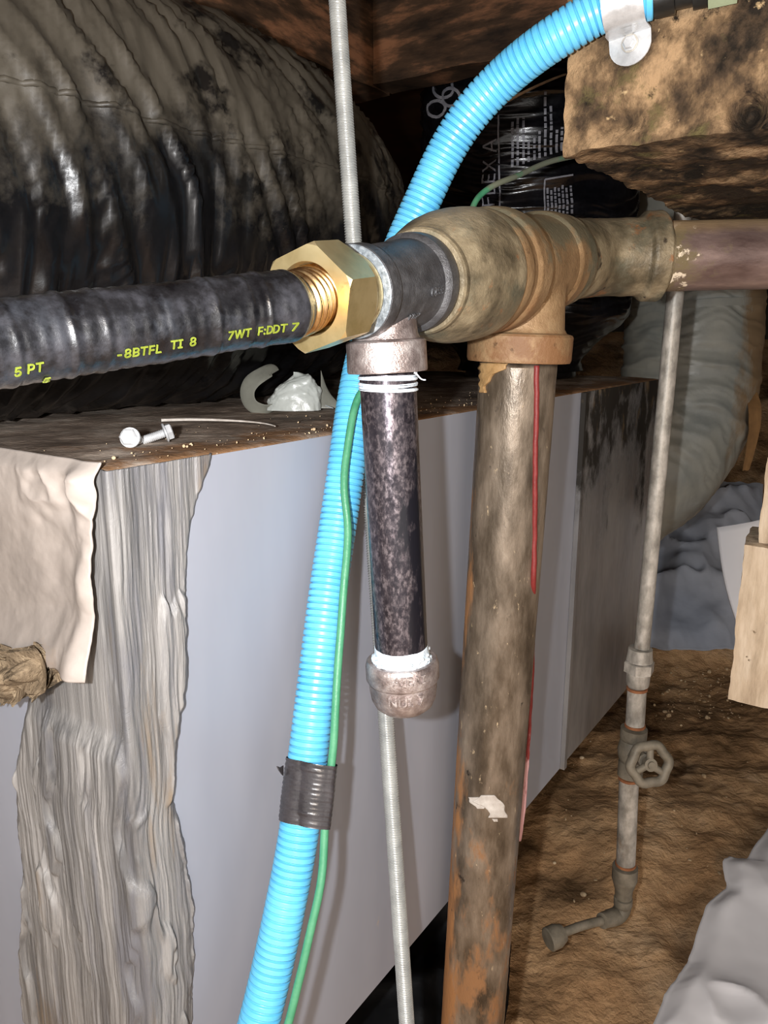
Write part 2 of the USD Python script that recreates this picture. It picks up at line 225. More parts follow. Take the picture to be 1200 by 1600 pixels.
m_bluesheet = mat('grey_blue_sheet', [(.3, lin(176, 184, 200)), (.7, lin(208, 213, 224))], scale=4, rough=.45, bump=.2, bscale=12, bdist=.01, spec=.4)
m_whitesheet = mat('white_sheet', [(.3, lin(238, 238, 242)), (.7, lin(246, 245, 248))], scale=5, rough=.5, bump=.1, bscale=16, bdist=.004, spec=.4)
m_blacksheet = mat('black_ground_sheet', [(.3, lin(8, 9, 11)), (.7, lin(20, 22, 25))], scale=4, rough=.5, bump=.3, bscale=14, bdist=.006, spec=.3)
m_clear = mat('clear_crumpled_plastic', [(.3, lin(196, 202, 196)), (.7, lin(226, 230, 226))], scale=30, rough=.25, bump=.4, bscale=90, bdist=.002, spec=.6, trans=(lin(230, 232, 228), .35, .22))
m_clear2 = mat('dull_clear_plastic', [(.3, lin(130, 130, 120)), (.7, lin(168, 168, 156))], scale=30, rough=.35, bump=.3, bscale=90, bdist=.002, spec=.5, trans=(lin(170, 170, 160), .3, .2))
m_crumb = mat('pale_crumbs', [(.3, lin(150, 120, 86)), (.6, lin(206, 184, 150)), (.8, lin(236, 226, 206))], scale=90, rough=.9, bump=.3)
m_red = mat('red_wire_jacket', [(.3, lin(112, 36, 34)), (.7, lin(134, 46, 44))], scale=90, rough=.5, bump=.3, patches=[(lin(196, 150, 150), 60, .48, .58, (1, 1, .4), ((0, 0, 1), .66, .52), .7, None)])
m_straw = mat('straw', [(.3, lin(140, 112, 84)), (.7, lin(190, 160, 128))], scale=90, rough=.8, bump=.2)
m_brownstrip = mat('brown_paper', [(.3, lin(110, 80, 46)), (.7, lin(146, 110, 68))], scale=30, rough=.85, bump=.3)
m_orange = mat('amber_pipe_dope', [(.3, lin(152, 118, 76)), (.7, lin(184, 150, 104))], scale=60, rough=.5, bump=.4, bscale=160, bdist=.002)
m_paint = mat('pale_dried_paint', [(.3, lin(170, 160, 150)), (.7, lin(214, 208, 200))], scale=90, rough=.7, bump=.5, bscale=200, bdist=.001)
m_hub = mat('dark_connector', [(.3, lin(14, 16, 17)), (.7, lin(34, 36, 36))], scale=60, rough=.4, bump=.2)
m_pale = mat('pale_green_plastic', [(.3, lin(130, 140, 110)), (.7, lin(160, 170, 140))], scale=60, rough=.5, bump=.2)
m_black2 = mat('black_gap_seal', [(.3, lin(12, 11, 10)), (.7, lin(24, 22, 20))], scale=90, rough=.7, bump=.2)

# ------------------------------------------------------------------ setting
def ground_h(x, y):
    p = np.stack([np.asarray(x, float), np.asarray(y, float), np.zeros_like(np.asarray(x, float))], -1)
    h = .09 * (meshkit.fbm(p * 2.2, 3, 5) - .5) + .035 * (meshkit.fbm(p * 9, 4, 9) - .5) + .012 * (meshkit.fbm(p * 34, 3, 11) - .5)
    return h + .52 * np.maximum(0, np.asarray(y) - 2.05) * sm(y, 2.0, 2.3) + .04
def ground_s(x, y):
    p = np.stack([np.asarray(x, float), np.asarray(y, float), np.zeros_like(np.asarray(x, float))], -1)
    return .09 * (meshkit.fbm(p * 2.2, 1, 5) * .5 + .25 - .5 + .06) + .52 * np.maximum(0, np.asarray(y) - 2.05) * sm(y, 2.0, 2.3) + .058
def onground(x, y, lift=0.0):
    d = ray(x, y); s = np.linspace(.5, 6, 2200); P = CAM + s[:, None] * d
    g = P[:, 2] - ground_h(P[:, 0], P[:, 1]) - lift; k = np.argmax(g < 0) if (g < 0).any() else len(s) - 1
    return P[k]
gx = np.unique(np.r_[np.linspace(-2.4, -.2, 60), np.linspace(-.2, 1.3, 200), np.linspace(1.3, 2.4, 30)]); gy = np.unique(np.r_[np.linspace(-1.3, .7, 40), np.linspace(.7, 2.5, 220), np.linspace(2.5, 3.9, 60)])
X, Y = np.meshgrid(gx, gy, indexing='ij')
single('floor', grid(np.stack([X, Y, ground_h(X, Y)], -1), nrm=(0, 0, 1)), m_dirt, 'bare brown earth floor of the crawlspace rising in a bank at the back', 'ground', smooth=True, kind='structure')
single('ceiling', box((-2.4, -1.3, 1.55), RT, (0, 1, 0), ZD, 4.8, 5.2, .02), m_sub, 'dark boards of the subfloor overhead', 'ceiling', smooth=False, kind='structure')
single('wall_back', box((-2.4, 3.9, -.2), RT, (0, 1, 0), ZD, 4.8, .1, 1.75), m_wall, 'dark foundation wall at the far end of the crawlspace', 'wall', smooth=False, kind='structure')
single('wall_left', box((-2.5, -1.3, -.2), RT, (0, 1, 0), ZD, .1, 5.2, 1.75), m_wall, 'dark foundation wall on the left side', 'wall', smooth=False, kind='structure')
single('wall_right', box((2.4, -1.3, -.2), RT, (0, 1, 0), ZD, .1, 5.2, 1.75), m_wall, 'dark foundation wall on the right side', 'wall', smooth=False, kind='structure')

def TN(t, dn, z): return TD * t + ND * dn + ZD * z          # trunk-duct coordinates: along, out of its face, height
NB = -ND
# girder over the wrapped duct and the joist that meets it
m = fine(box(TN(-.7, -.675, 1.333), TD, NB, ZD, 1.70, .09, .217), .03)
single('girder', rough(m, .003, 14, 3), m_wooddark, 'dark wooden girder running over the black wrapped duct', 'beam', smooth=30)
m = fine(box(TN(.955, -.672, 1.335), TD, ND, ZD, .045, .445, .215), .02)
single('floor_joist', rough(m, .004, 16, 4), m_wooddark, 'reddish brown floor joist behind the top of the blue conduit', 'beam', smooth=30)
# the rough timber with the conduit clamp
K0 = onplane(880, 240, at(985, 64, .492), TD); BT0 = float(np.dot(K0, TD)); BN0 = float(np.dot(K0, ND)); BZ0 = K0[2]
m = fine(box(TN(BT0, BN0, BZ0), TD, ND, ZD, .66, .42, 1.55 - BZ0), .0075)
v, f = rough(m, .006, 22, 7, 5)
v, f = rough((v, f), .0025, 90, 17, 3)
def pit(v, c, r, dep):
    q = np.exp(-((v - c) ** 2).sum(1) / (2 * r * r)); return v + TD * (dep * q)[:, None]
v = pit(v, onplane(1168, 175, K0, TD), .006, .022); v = pit(v, onplane(1172, 182, K0, TD), .004, .015); v = pit(v, onplane(968, 195, K0, TD), .008, .006); v = pit(v, onplane(1045, 150, K0, TD), .012, .006)
single('timber_beam', (v, f), m_beam, 'rough rotting timber beam with the metal conduit strap screwed to its end', 'beam', smooth=40)
# post under it
PX, PY = .452, .93; pay = unit((.50, .87, 0)); pax = np.array([pay[1], -pay[0], 0])
t = Thing('wooden_post', 'pale weathered wooden post hanging under the timber beam at the right edge', 'post', (PX + .06, PY + .05, .53))
t.part('post', rough(fine(box(np.array([PX, PY, .745]) + pax * .014 + pay * .012, pax, pay, ZD, .11, .09, BZ0 - .004 - .745), .012), .003, 30, 21), m_post, smooth=35)
t.part('splice_block', rough(fine(box((PX, PY, .532), pax, pay, ZD, .13, .10, .212), .009), .004, 30, 22), m_post, smooth=35)

# ------------------------------------------------------------------ the trunk duct (sheet-metal casing)
FN, ZT, ZB = -.350, .930, .398; TL = float(np.dot(onplane(165, 712, TN(0, FN, 0), ND), TD)); TS, TE = .955, 1.305
P0 = TN(0, FN, 0); PL = TN(TL, 0, 0)
casing = Thing('duct_casing', 'large grey sheet-metal duct casing with mastic brushed over its corner', 'air duct', TN(.3, -.65, ZB))
casing.part('front_panel', box(TN(TL, FN, ZB), TD, NB, ZD, TS - TL, .004, ZT - ZB - .002), m_casing, smooth=False)
casing.part('side_panel', box(TN(TL, FN - .0045, ZB), TD, NB, ZD, .004, .60, ZT - ZB - .002), m_casing, smooth=False)
casing.part('rear_panel', box(TN(TS + .006, FN + .001, ZB + .002), TD, NB, ZD, TE - TS - .006, .004, ZT - ZB - .004), m_galvdark, smooth=False, label='dark stained shiny panel at the far end')
casing.part('seam_strip', join(box(TN(TS - .002, FN + .007, ZB), TD, NB, ZD, .009, .0065, ZT - ZB - .002)), m_galvdark, smooth=False, label='narrow standing seam between the panels')
a = np.linspace(TL - .0005, TE, 260); b = np.linspace(FN - .0003, FN - .60, 140); A, B = np.meshgrid(a, b, indexing='ij')
q = A[..., None] * TD + B[..., None] * ND; hz = ZT + .0025 * (meshkit.fbm(q * 60, 4, 3) - .5) + .004 * (meshkit.fbm(q * 9, 3, 4) - .5)
hz -= .0015 * sm(B, FN - .008, FN)
casing.part('top_panel', grid(q + hz[..., None] * ZD, .0022, nrm=(0, 0, 1)), m_top, smooth=True, label='dust-covered top')
casing.part('end_panel', box(TN(TE - .004, FN - .0045, ZB), TD, NB, ZD, .004, .60, ZT - ZB - .002), m_galvdark, smooth=False)
casing.part('bottom_panel', box(TN(TL + .005, FN - .0045, ZB), TD, NB, ZD, TE - TL - .01, .595, .003), m_galvdark, smooth=False)
# mastic: brushed strip wrapped round the corner
def fr_t(pts): return np.array([[onplane(x, y, P0, ND)[2], np.dot(onplane(x, y, P0, ND), TD) - TL] for x, y in pts])
def lf_m(pts): return np.array([[onplane(x, y, PL, TD)[2], FN - np.dot(onplane(x, y, PL, TD), ND)] for x, y in pts])
er = fr_t([(332, 704), (326, 730), (302, 790), (292, 870), (284, 950), (286, 1050), (272, 1180), (268, 1240), (282, 1290), (300, 1400), (303, 1500), (300, 1600), (300, 1800)])
el = lf_m([(130, 712), (120, 850), (125, 960), (118, 1010), (100, 1062), (45, 1090), (26, 1200), (28, 1290), (40, 1390), (34, 1480), (42, 1600), (45, 1800)])
zz = np.linspace(ZB + .01, ZT - .0005, 520); er = er[np.argsort(er[:, 0])]; el = el[np.argsort(el[:, 0])]
RR = np.interp(zz, er[:, 0], er[:, 1]); LL = np.maximum(np.interp(zz, el[:, 0], el[:, 1]), .004)
jag = meshkit.fbm(np.stack([zz * 110, zz * 0, zz * 0], 1), 4, 8) - .5; RR = RR + .004 * jag; LL = LL + .004 * jag[::-1]
uu = np.linspace(0, 1, 330)
S = -LL[:, None] + uu[None] * (RR + LL)[:, None]; Zg = np.broadcast_to(zz[:, None], S.shape)
def n3(a, b, c, seed, o=4): return meshkit.fbm(np.stack([a, b, np.zeros_like(a) + c], -1), o, seed)
wob = .03 * (n3(S * 0, Zg * 6, 0, 41) - .5)
H = .0010 + .0016 * n3((S + wob) * 520, Zg * 9, 0, 42, 3) + .0012 * n3((S + wob) * 700, Zg * 26, 0, 47, 3) + .0018 * n3((S + wob) * 130, Zg * 7, 0, 43, 3) + .0040 * sm(n3((S + 1.5 * wob) * 40, Zg * 9, 0, 44, 4), .50, .56) * sm(.92 - Zg, 0, .05)
H *= 1 - .85 * sm(-S, -.002, .005) * sm(Zg, .755, .775)
H *= sm(uu, 0, .05)[None] * sm(1 - uu, 0, .05)[None] ** .6; H += .0004
w = sm(S, -.004, .004)[..., None]; MD = -TD
nn = ND * w + MD * (1 - w); nn /= np.linalg.norm(nn, axis=-1, keepdims=True)
pos = TN(TL, FN, 0) + np.where(S[..., None] > 0, S[..., None] * TD, S[..., None] * ND) + Zg[..., None] * ZD + nn * H[..., None]
casing.part('mastic', grid(pos, .0012, nrm=ND + MD), m_mastic, smooth=True, label='thick grey-brown duct sealant brushed down the corner')
# aged tape sheet on the side face, wrinkled along its top and right edge
lo = lf_m([(135, 1028), (90, 1062), (50, 1078), (0, 1100), (-80, 1125)]); hi = lf_m([(135, 1000), (90, 1004), (50, 1004), (0, 996), (-80, 994)])
mm_ = np.linspace(.0015, .21, 150); vv_ = np.linspace(0, 1, 150); Mg, Vg = np.meshgrid(mm_, vv_, indexing='ij'); zlow = np.interp(Mg, hi[:, 1], hi[:, 0]) - .010
Zg = zlow + Vg * (ZT + .004 - zlow)
q3 = lambda s, seed, o=3: meshkit.fbm(np.stack([Mg * s, Zg * s, Mg * 0], -1), o, seed)
edge_in = .003 * sm(Zg, .935, .85) * sm(Vg, 0, .3) + .003 * (n3(Zg * 50, Zg * 0, 0, 61) - .5)
Mg = Mg + edge_in * (1 - (Mg - .0015) / .2085)
out = .0075 + .014 * sm(Vg, .30, .0) + .006 * np.exp(-((Mg - .012) / .010) ** 2) * (1 + .6 * (q3(60, 62) - .5))
wr = np.abs(2 * q3(36, 63) - 1); out += .008 * (.35 - wr) * sm(Zg, .865, .915) * sm(.10 - Mg, 0, .05); out += .005 * (.4 - np.abs(2 * q3(22, 66) - 1)) * sm(.075 - Mg, 0, .04)
out += .004 * (q3(14, 64) - .5) + .0012 * (q3(90, 65) - .5); out = np.maximum(out, .002); out *= sm(ZT + .006 - Zg, 0, .012) * .8 + .2
pos = TN(TL, FN, 0) - ND * Mg[..., None] + ZD * Zg[..., None] + MD * out[..., None]
casing.part('tape_sheet', grid(pos, .0012, nrm=MD), m_tapesheet, smooth=True, label='wrinkled beige tape sheet on the left face')
# lint on the ledge below the tape
uu = np.linspace(0, 1, 110); mg = np.linspace(max(lo[0, 1], hi[0, 1]), .21, 150)
zl = np.interp(mg, lo[:, 1], lo[:, 0]); zh = np.interp(mg, hi[:, 1], hi[:, 0]); zl = zl + .008 * (meshkit.fbm(np.stack([mg * 90, mg * 0, mg * 0], 1), 3, 71) - .5)
Mg = np.broadcast_to(mg[:, None], (150, 110)); Zg = zl[:, None] + uu[None] * (zh - zl)[:, None]
q = np.stack([Mg, Zg, Mg * 0], -1)
out = .024 * np.sin(np.pi * np.clip(uu, 0, 1)) ** .6 * (.75 + .5 * meshkit.fbm(q * 40, 4, 72)) + .010 * (np.abs(2 * meshkit.fbm(q * 120, 3, 73) - 1)) + .012
out *= sm(mg, mg[0], mg[0] + .012)[:, None]
pos = TN(TL, FN, 0) - ND * Mg[..., None] + ZD * Zg[..., None] + MD * out[..., None]
single('dust_clump', grid(pos, .02, nrm=MD), m_lint, 'clump of brown dust and lint on the ledge under the beige tape', 'dust', smooth=60, kind='stuff')

# ------------------------------------------------------------------ flexible ducts
def pleats(al, th, seed, k=22, amp=.011):
    a, b = np.meshgrid(al, th, indexing='ij'); c, s = np.cos(b) * .7, np.sin(b) * .7
    warp = .075 * (meshkit.fbm(np.stack([a * 5, c * 1.3, s * 1.3], -1), 3, seed) - .5)
    a = a + .07 * np.sin(b) * (k > 25); r = 1 - np.abs(2 * meshkit.fbm(np.stack([(a + warp) * k, c * 1.0 + 5, s * 1.0], -1), 2, seed + 1) - 1)
    r2 = 1 - np.abs(2 * meshkit.fbm(np.stack([(a + 1.6 * warp) * k * 2.6, c * 1.8, s * 1.8 + 3], -1), 2, seed + 2) - 1)
    return amp * (r ** 3.0 - .4) + amp * .5 * (r2 ** 3.5 - .35)
DR, DN, DZ = .172, -.622, 1.109
ts = .56; arc = [TN(ts + .25 * math.sin(p), DN - .25 * (1 - math.cos(p)), DZ) for p in np.linspace(.12, 1.5, 12)]
pts = [TN(x, DN, DZ) for x in np.linspace(-.75, ts, 9)] + arc + [arc[-1] + NB * .12, arc[-1] + NB * .25]
path, q = spline(pts, 520); seg = 300; th = np.arange(seg) * 2 * math.pi / seg
rad = DR + pleats(q, th, 101, 44, .0085) + .0035 * (1 - np.abs(2 * meshkit.fbm(np.stack([np.broadcast_to(q[:, None] * 95, (520, seg)), np.broadcast_to(np.cos(th) * .6, (520, seg)), np.broadcast_to(np.sin(th) * .6, (520, seg))], -1), 2, 77) - 1)) ** 2; rad += .0022 * sm(np.sin(th - .19), -.02, .02)[None] * (np.cos(th) > 0)[None]
rad = np.minimum(rad, (.1735 / np.maximum(-np.sin(th), 1e-3))[None])
t = Thing('flexible_duct', 'large black plastic-wrapped duct lying on the casing, upper left', 'air duct', TN(0, DN, ZT))
t.part('jacket', sweep(path, rad, seg), m_blackduct, smooth=True)
d_, a_, b_ = frames(path, (0, 0, 1)); k = (np.arange(len(path)) < 420)
ang = .19; seam = path + (np.interp(np.arange(len(path)), np.arange(len(path)), rad[:, int(round(ang / (2 * math.pi) * seg))]) - .0012)[:, None] * (math.cos(ang) * a_ + math.sin(ang) * b_)
t.part('seam', sweep(seam[k], .0022, 8), m_blackduct, smooth=True)
# printed black duct dropping onto the far end of the casing
c2 = TN(1.225 - .03, FN - .195, 0); zs = np.linspace(1.545, ZT + .013, 360); al = 1.545 - zs; seg = 256; th = np.arange(seg) * 2 * math.pi / seg
c2 = TN(.62, FN - .20, 0) if False else c2
path = np.stack([np.full_like(zs, c2[0]), np.full_like(zs, c2[1]), zs], 1)
rad = .166 + .6 * pleats(al, th, 140, 40, .010); pin = 1 - .42 * sm(zs, 1.045, .955) ** 1.2 + .05 * sm(zs, .96, ZT); rad = rad * pin[:, None]
duct2 = Thing('flexible_duct', 'upright black duct with white print, standing behind the blue conduit', 'air duct', (c2[0], c2[1], ZT))
duct2.part('jacket', sweep(path, rad, seg, ref=(0, 1, 0)), m_blackduct2, smooth=True)
def duct2_at(th_, z, off):
    i = np.clip((1.545 - z) / (1.545 - zs[-1]) * (len(zs) - 1), 0, len(zs) - 1.001); j = (th_ / (2 * math.pi) * seg2) % seg2
    i0 = i.astype(int); j0 = j.astype(int); fi, fj = i - i0, j - j0; j1 = (j0 + 1) % seg2
    r = (rad2[i0, j0] * (1 - fj) + rad2[i0, j1] * fj) * (1 - fi) + (rad2[i0 + 1, j0] * (1 - fj) + rad2[i0 + 1, j1] * fj) * fi + off
    return np.stack([c2[0] + r * np.cos(th_), c2[1] + r * np.sin(th_), z], -1)
rad2, seg2 = rad, seg
def on2(x, y):
    d = ray(x, y); o = CAM - np.array([c2[0], c2[1], 0]); A = d[0] ** 2 + d[1] ** 2; B = o[0] * d[0] + o[1] * d[1]; Cc = o[0] ** 2 + o[1] ** 2 - .167 ** 2
    s = (-B - math.sqrt(max(B * B - A * Cc, 0))) / A; p = CAM + s * d; return math.atan2(p[1] - c2[1], p[0] - c2[0]), p[2]
def print2(text, h, x, y, bold=False):
    t0, z0 = on2(x, y)
    return wrap(text, h, .0007, lambda v: duct2_at(t0 - v[:, 1] / .166, z0 + v[:, 0], .0004 + v[:, 2]), bold, .006)
def stroke2(x0, y0, x1, y1, wd, n=14):
    a0, z0 = on2(x0, y0); a1, z1 = on2(x1, y1); L = math.hypot((a1 - a0) * .166, z1 - z0); u = np.linspace(0, 1, n)
    ca, cz = a0 + (a1 - a0) * u, z0 + (z1 - z0) * u; px, pz = -(z1 - z0) / L * wd / 2 / .166, (a1 - a0) * .166 / L * wd / 2
    P = np.stack([np.stack([duct2_at(ca + s * px, cz + s * pz, .0012) for s in (-1, 1)], 1)], 0)[0]
    return grid(P, .0010, nrm=np.array([0, -1.0, 0]))
duct2.part('lettering', join(print2('FLEX A', .019, 775, 270, False)), m_print, smooth=False, label='large white letters reading upward')
rng = np.random.default_rng(5); bars = []
for k, x in enumerate((801, 809, 818, 826, 835, 843, 852, 861, 870, 878)):      # columns of fine print, too small to read
    y = 262 - 3 * k; top = (188, 184, 184, 222, 214, 206, 145, 166, 204, 200)[k]
    while y > top:
        L = rng.uniform(4, 14); bars.append(stroke2(x, y, x, max(y - L, top - 1), .0034, 4)); y -= L + rng.uniform(1.5, 3.5)
for k, x in enumerate((856, 862, 868, 874, 880, 886, 893)):
    y = 334
    while y > (298, 294, 292, 296, 292, 298, 290)[k]:
        L = rng.uniform(3, 10); bars.append(stroke2(x, y, x, y - L, .003, 4)); y -= L + rng.uniform(1.5, 3)
duct2.part('fine_print', join(*bars), m_print, smooth=False, kind='stuff', label='columns of fine white print')
duct2.part('print_frame', join(stroke2(782, 335, 779, 180, .0022), stroke2(851, 330, 851, 281, .0022), stroke2(851, 281, 894, 274, .0022)), m_print, smooth=False, label='thin white printed rules')
ring = []
for cx, cy, r in ((692, 136, 17), (683, 170, 13), (704, 152, 14)):
    pp = [(cx + r * math.cos(a), cy + r * math.sin(a)) for a in np.linspace(0, 2 * math.pi, 17)]
    ring += [stroke2(*pp[i], *pp[i + 1], .004, 3) for i in range(16)]
duct2.part('printed_emblem', join(*ring), m_print, smooth=False, label='white printed rings near the top')
duct2.part('collar', lathe((c2[0], c2[1], ZT + .0035), ZD, [(0, .090), (.016, .090)], 48), m_blackduct2, label='collar at the foot')
# grey duct bending down at the far right
pts = [at(1084, 250, 1.62), at(1083, 330, 1.62), at(1081, 450, 1.64), at(1078, 570, 1.66), at(1058, 660, 1.67), at(1018, 722, 1.68), at(960, 770, 1.70), at(885, 812, 1.74), at(790, 850, 1.8)]
pts[0] = np.array([pts[1][0], pts[1][1], 1.54]); path, q = spline(pts, 320); seg = 160; th = np.arange(seg) * 2 * math.pi / seg
rad = .138 + .8 * pleats(q, th, 160, 20, .009) * sm(q, .28, .5)[:, None] + .001
t = Thing('flexible_duct', 'grey insulated duct curving down behind the galvanised pipe', 'air duct', pts[-1])
t.part('jacket', sweep(path, rad, seg, ref=(0, 1, 0)), m_greyduct, smooth=True)
zz = [sweep(path[i:i + 5], .1425, 96, ref=(0, 1, 0), caps=False) for i in (128,)]
t.part('tape_band', join(*zz), m_greyduct, smooth=True)
pth, _ = spline([at(1168, 606, 1.58), at(1180, 640, 1.56), at(1176, 690, 1.57), at(1166, 735, 1.58)], 24)
wv = np.linspace(-1, 1, 7) ; P = pth[:, None] + (wv[None, :, None] * np.array([.016, .006, 0])) * (1 - .55 * np.linspace(0, 1, 24)[:, None, None] ** 2) + .004 * (meshkit.fbm(np.stack(np.meshgrid(np.arange(24) * .4, wv * 2, [0], indexing='ij'), -1)[:, :, 0], 3, 4) - .5)[..., None]
single('paper_strip', grid(P, .0015, nrm=(0, -1, 0)), m_brownstrip, 'torn brown paper strip hanging beside the grey duct', 'paper')

# ------------------------------------------------------------------ sheets on the ground
def ground_sheet(name, outline, m, label, cat, lift, folds, seed, nu=90, nv=90, thick=.002):
    """outline: left and right edge pixel chains from far to near."""
    Lc, Rc = (np.asarray(o, float) for o in outline); u = np.linspace(0, 1, nu); vv = np.linspace(0, 1, nv)
    def chain(c): s = np.r_[0, np.cumsum(np.hypot(*np.diff(c, axis=0).T))]; return np.stack([np.interp(u * s[-1], s, c[:, k]) for k in (0, 1)], 1)
    Lp = np.array([onground(*p) for p in chain(Lc)]); Rp = np.array([onground(*p) for p in chain(Rc)])
    P = Lp[:, None] * (1 - vv[None, :, None]) + Rp[:, None] * vv[None, :, None]; P[..., :2] += .012 * (meshkit.fbm(np.stack([P[..., 0] * 30, P[..., 1] * 30, P[..., 0] * 0], -1), 3, seed)[..., None] - .5)
    q = np.stack([P[..., 0] * 5, P[..., 1] * 5, P[..., 0] * 0], -1)
    edge = np.minimum(np.minimum(u, 1 - u)[:, None], np.minimum(vv, 1 - vv)[None])
    P[..., 2] = ground_s(P[..., 0], P[..., 1]) + lift + folds * (1 - np.abs(2 * meshkit.fbm(q, 3, seed + 1) - 1)) ** 3 * sm(edge, 0, .10) + .25 * folds * meshkit.fbm(q * 3, 3, seed + 2)
    single(name, grid(P, thick, nrm=(0, 0, 1)), m, label, cat, smooth=True)
ground_sheet('plastic_sheet', ([(880, 770), (880, 850), (870, 950), (880, 1010), (905, 1030)], [(1190, 780), (1185, 850), (1172, 930), (1160, 990), (1146, 1036)]), m_bluesheet, 'grey-blue plastic sheet crumpled on the earth bank behind the galvanised pipe', 'plastic sheet', .015, .06, 201)
ground_sheet('plastic_sheet', ([(1560, 1290), (1340, 1300), (1200, 1318), (1160, 1372), (1140, 1362), (1126, 1372), (1130, 1425), (1098, 1462), (1070, 1540), (1035, 1600), (1000, 1690)], [(1560, 1292), (1552, 1340), (1540, 1400), (1530, 1450), (1500, 1500), (1490, 1560), (1480, 1640), (1470, 1690)]), m_whitesheet, 'white plastic sheet on the earth in the lower right corner', 'plastic sheet', .022, .016, 211, 140, 90)
ground_sheet('plastic_sheet', ([(420, 1180), (300, 1500), (200, 1800)], [(792, 1240), (800, 1420), (792, 1600), (785, 1800)]), m_blacksheet, 'black plastic ground sheet under the duct casing', 'plastic sheet', .012, .05, 221)
# pale stiff sheet standing in front of the bank by the post
cs = [at(1120, 824, 1.62), at(1215, 800, 1.62), at(1228, 1030, 1.60), at(1170, 1030, 1.60)]; u = np.linspace(0, 1, 24)
P = np.array([[(cs[0] * (1 - a) + cs[1] * a) * (1 - b) + (cs[3] * (1 - a) + cs[2] * a) * b + np.array([-.016, 0, 0]) * math.sin(math.pi * b) * (1 - a) + np.array([0, -.02, 0]) * math.sin(2.4 * a + 1.5 * b) for a in u] for b in u])
single('insulation_board', grid(P, .006, nrm=(0, -1, 0)), m_whitesheet, 'pale blue-grey board propped beside the wooden post', 'board', smooth=True)

# ------------------------------------------------------------------ gas run: hose, nut, tees, reducer, elbow, pipes
B0 = at(601, 449, .453); AX = unit(at(905, 402, .762) - B0)
def A(s): return B0 + s * AX
SX = unit(np.cross(AX, ZD)); UX = np.cross(SX, AX)            # across and up, seen along the run
# hose
pts = [A(-.052), A(-.0778), at(452, 478, .375), at(400, 484.5, .364), at(300, 498, .346), at(150, 517, .320), at(0, 537, .296), at(-160, 560, .270), at(-420, 600, .235), np.array([-.40, .15, .968]), np.array([-.62, -.04, .955])]
hp, hq = spline(pts, 2600); hl = float(hq[np.argmin(np.linalg.norm(hp - at(457, 477.5, .376), axis=1))])
hose = Thing('gas_hose', 'black flexible gas hose with yellow print coming in from the left', 'hose', hp[900])
k0 = hq < hl + .004; k1 = hq >= hl
rr = .0146 + .0017 * np.cos(2 * math.pi * (hq[k0] - .004) / .0046)
hose.part('corrugated_tube', sweep(hp[k0], rr, 64), m_csst, smooth=True, label='bare brass-coloured corrugated end')
q = hq[k1] - hl; ph = 2 * math.pi * q / .0062 ; soft = .00012 * np.cos(ph) * (.5 + meshkit.fbm(np.stack([q * 60, q * 0, q * 0], 1), 3, 31))
kink = sum(a * np.exp(-((q - c) / .0016) ** 2) for c, a in ((.0045, .0004), (.009, .0005), (.021, .0008), (.030, .0003), (.0475, .0008), (.071, .0005), (.098, .0004), (.112, .0006), (.135, .0005), (.16, .0006), (.19, .0005)))
seg = 64; th = np.arange(seg) * 2 * math.pi / seg
rr = (.0170 * (1 - .10 * sm(.004 - q, 0, .004)) + soft + kink)[:, None] + .00045 * (meshkit.fbm(np.stack([np.broadcast_to(q[:, None] * 110, (len(q), seg)), np.zeros((len(q), seg)), np.broadcast_to(np.cos(th) * 2, (len(q), seg))], -1), 3, 33) - .5) + .0004 * (meshkit.fbm(np.stack([np.broadcast_to(q[:, None] * 30, (len(q), seg)), np.broadcast_to(np.cos(th) * 1.5, (len(q), seg)), np.broadcast_to(np.sin(th) * 1.5, (len(q), seg))], -1), 3, 35) - .5)
hose.part('jacket', sweep(hp[k1], rr, seg), m_jacket, smooth=True)
hd, ha, hb = frames(hp, (0, 0, 1))
def hose_print(text, h, px, py):
    i0 = int(np.argmin([np.linalg.norm(np.cross(p - CAM, ray(px, py))) / np.linalg.norm(ray(px, py)) for p in hp])); i0 = int(np.argmin(np.abs((((hp - CAM) @ RT) / ((hp - CAM) @ FW)) * FPX + 600 - px)))
    best = min(np.linspace(-math.pi, math.pi, 720), key=lambda a: (lambda p: abs(800 - FPX * ((p - CAM) @ UP) / ((p - CAM) @ FW) - py) + (1e3 if np.dot(math.cos(a) * ha[i0] + math.sin(a) * hb[i0], CAM - hp[i0]) < 0 else 0))(hp[i0] + .017 * (math.cos(a) * ha[i0] + math.sin(a) * hb[i0])))
    def fn(v):
        s = hq[i0] - v[:, 0]; a = best - v[:, 1] / .017
        c = np.stack([np.interp(s, hq, hp[:, k]) for k in range(3)], 1); aa = np.stack([np.interp(s, hq, ha[:, k]) for k in range(3)], 1); bb = np.stack([np.interp(s, hq, hb[:, k]) for k in range(3)], 1)
        return c + (.0174 + v[:, 2] * .6)[:, None] * (np.cos(a)[:, None] * aa + np.sin(a)[:, None] * bb)
    return fn
for tx, x, y in (('-8BTFL', 190, 548), ('TI', 247, 537), ('8', 272, 533), ('7WT', 346, 521), ('F:D', 388, 515), ('DT 7', 418, 511), ('PT', 24, 574), ('5', -6, 580), ('5', 47, 589)):
    hose.part('print', wrap(tx, .0040, .0008, hose_print(tx, .004, x, y + 6), True, .002), m_yellow, smooth=False, label='yellow-green printed characters', kind='stuff')
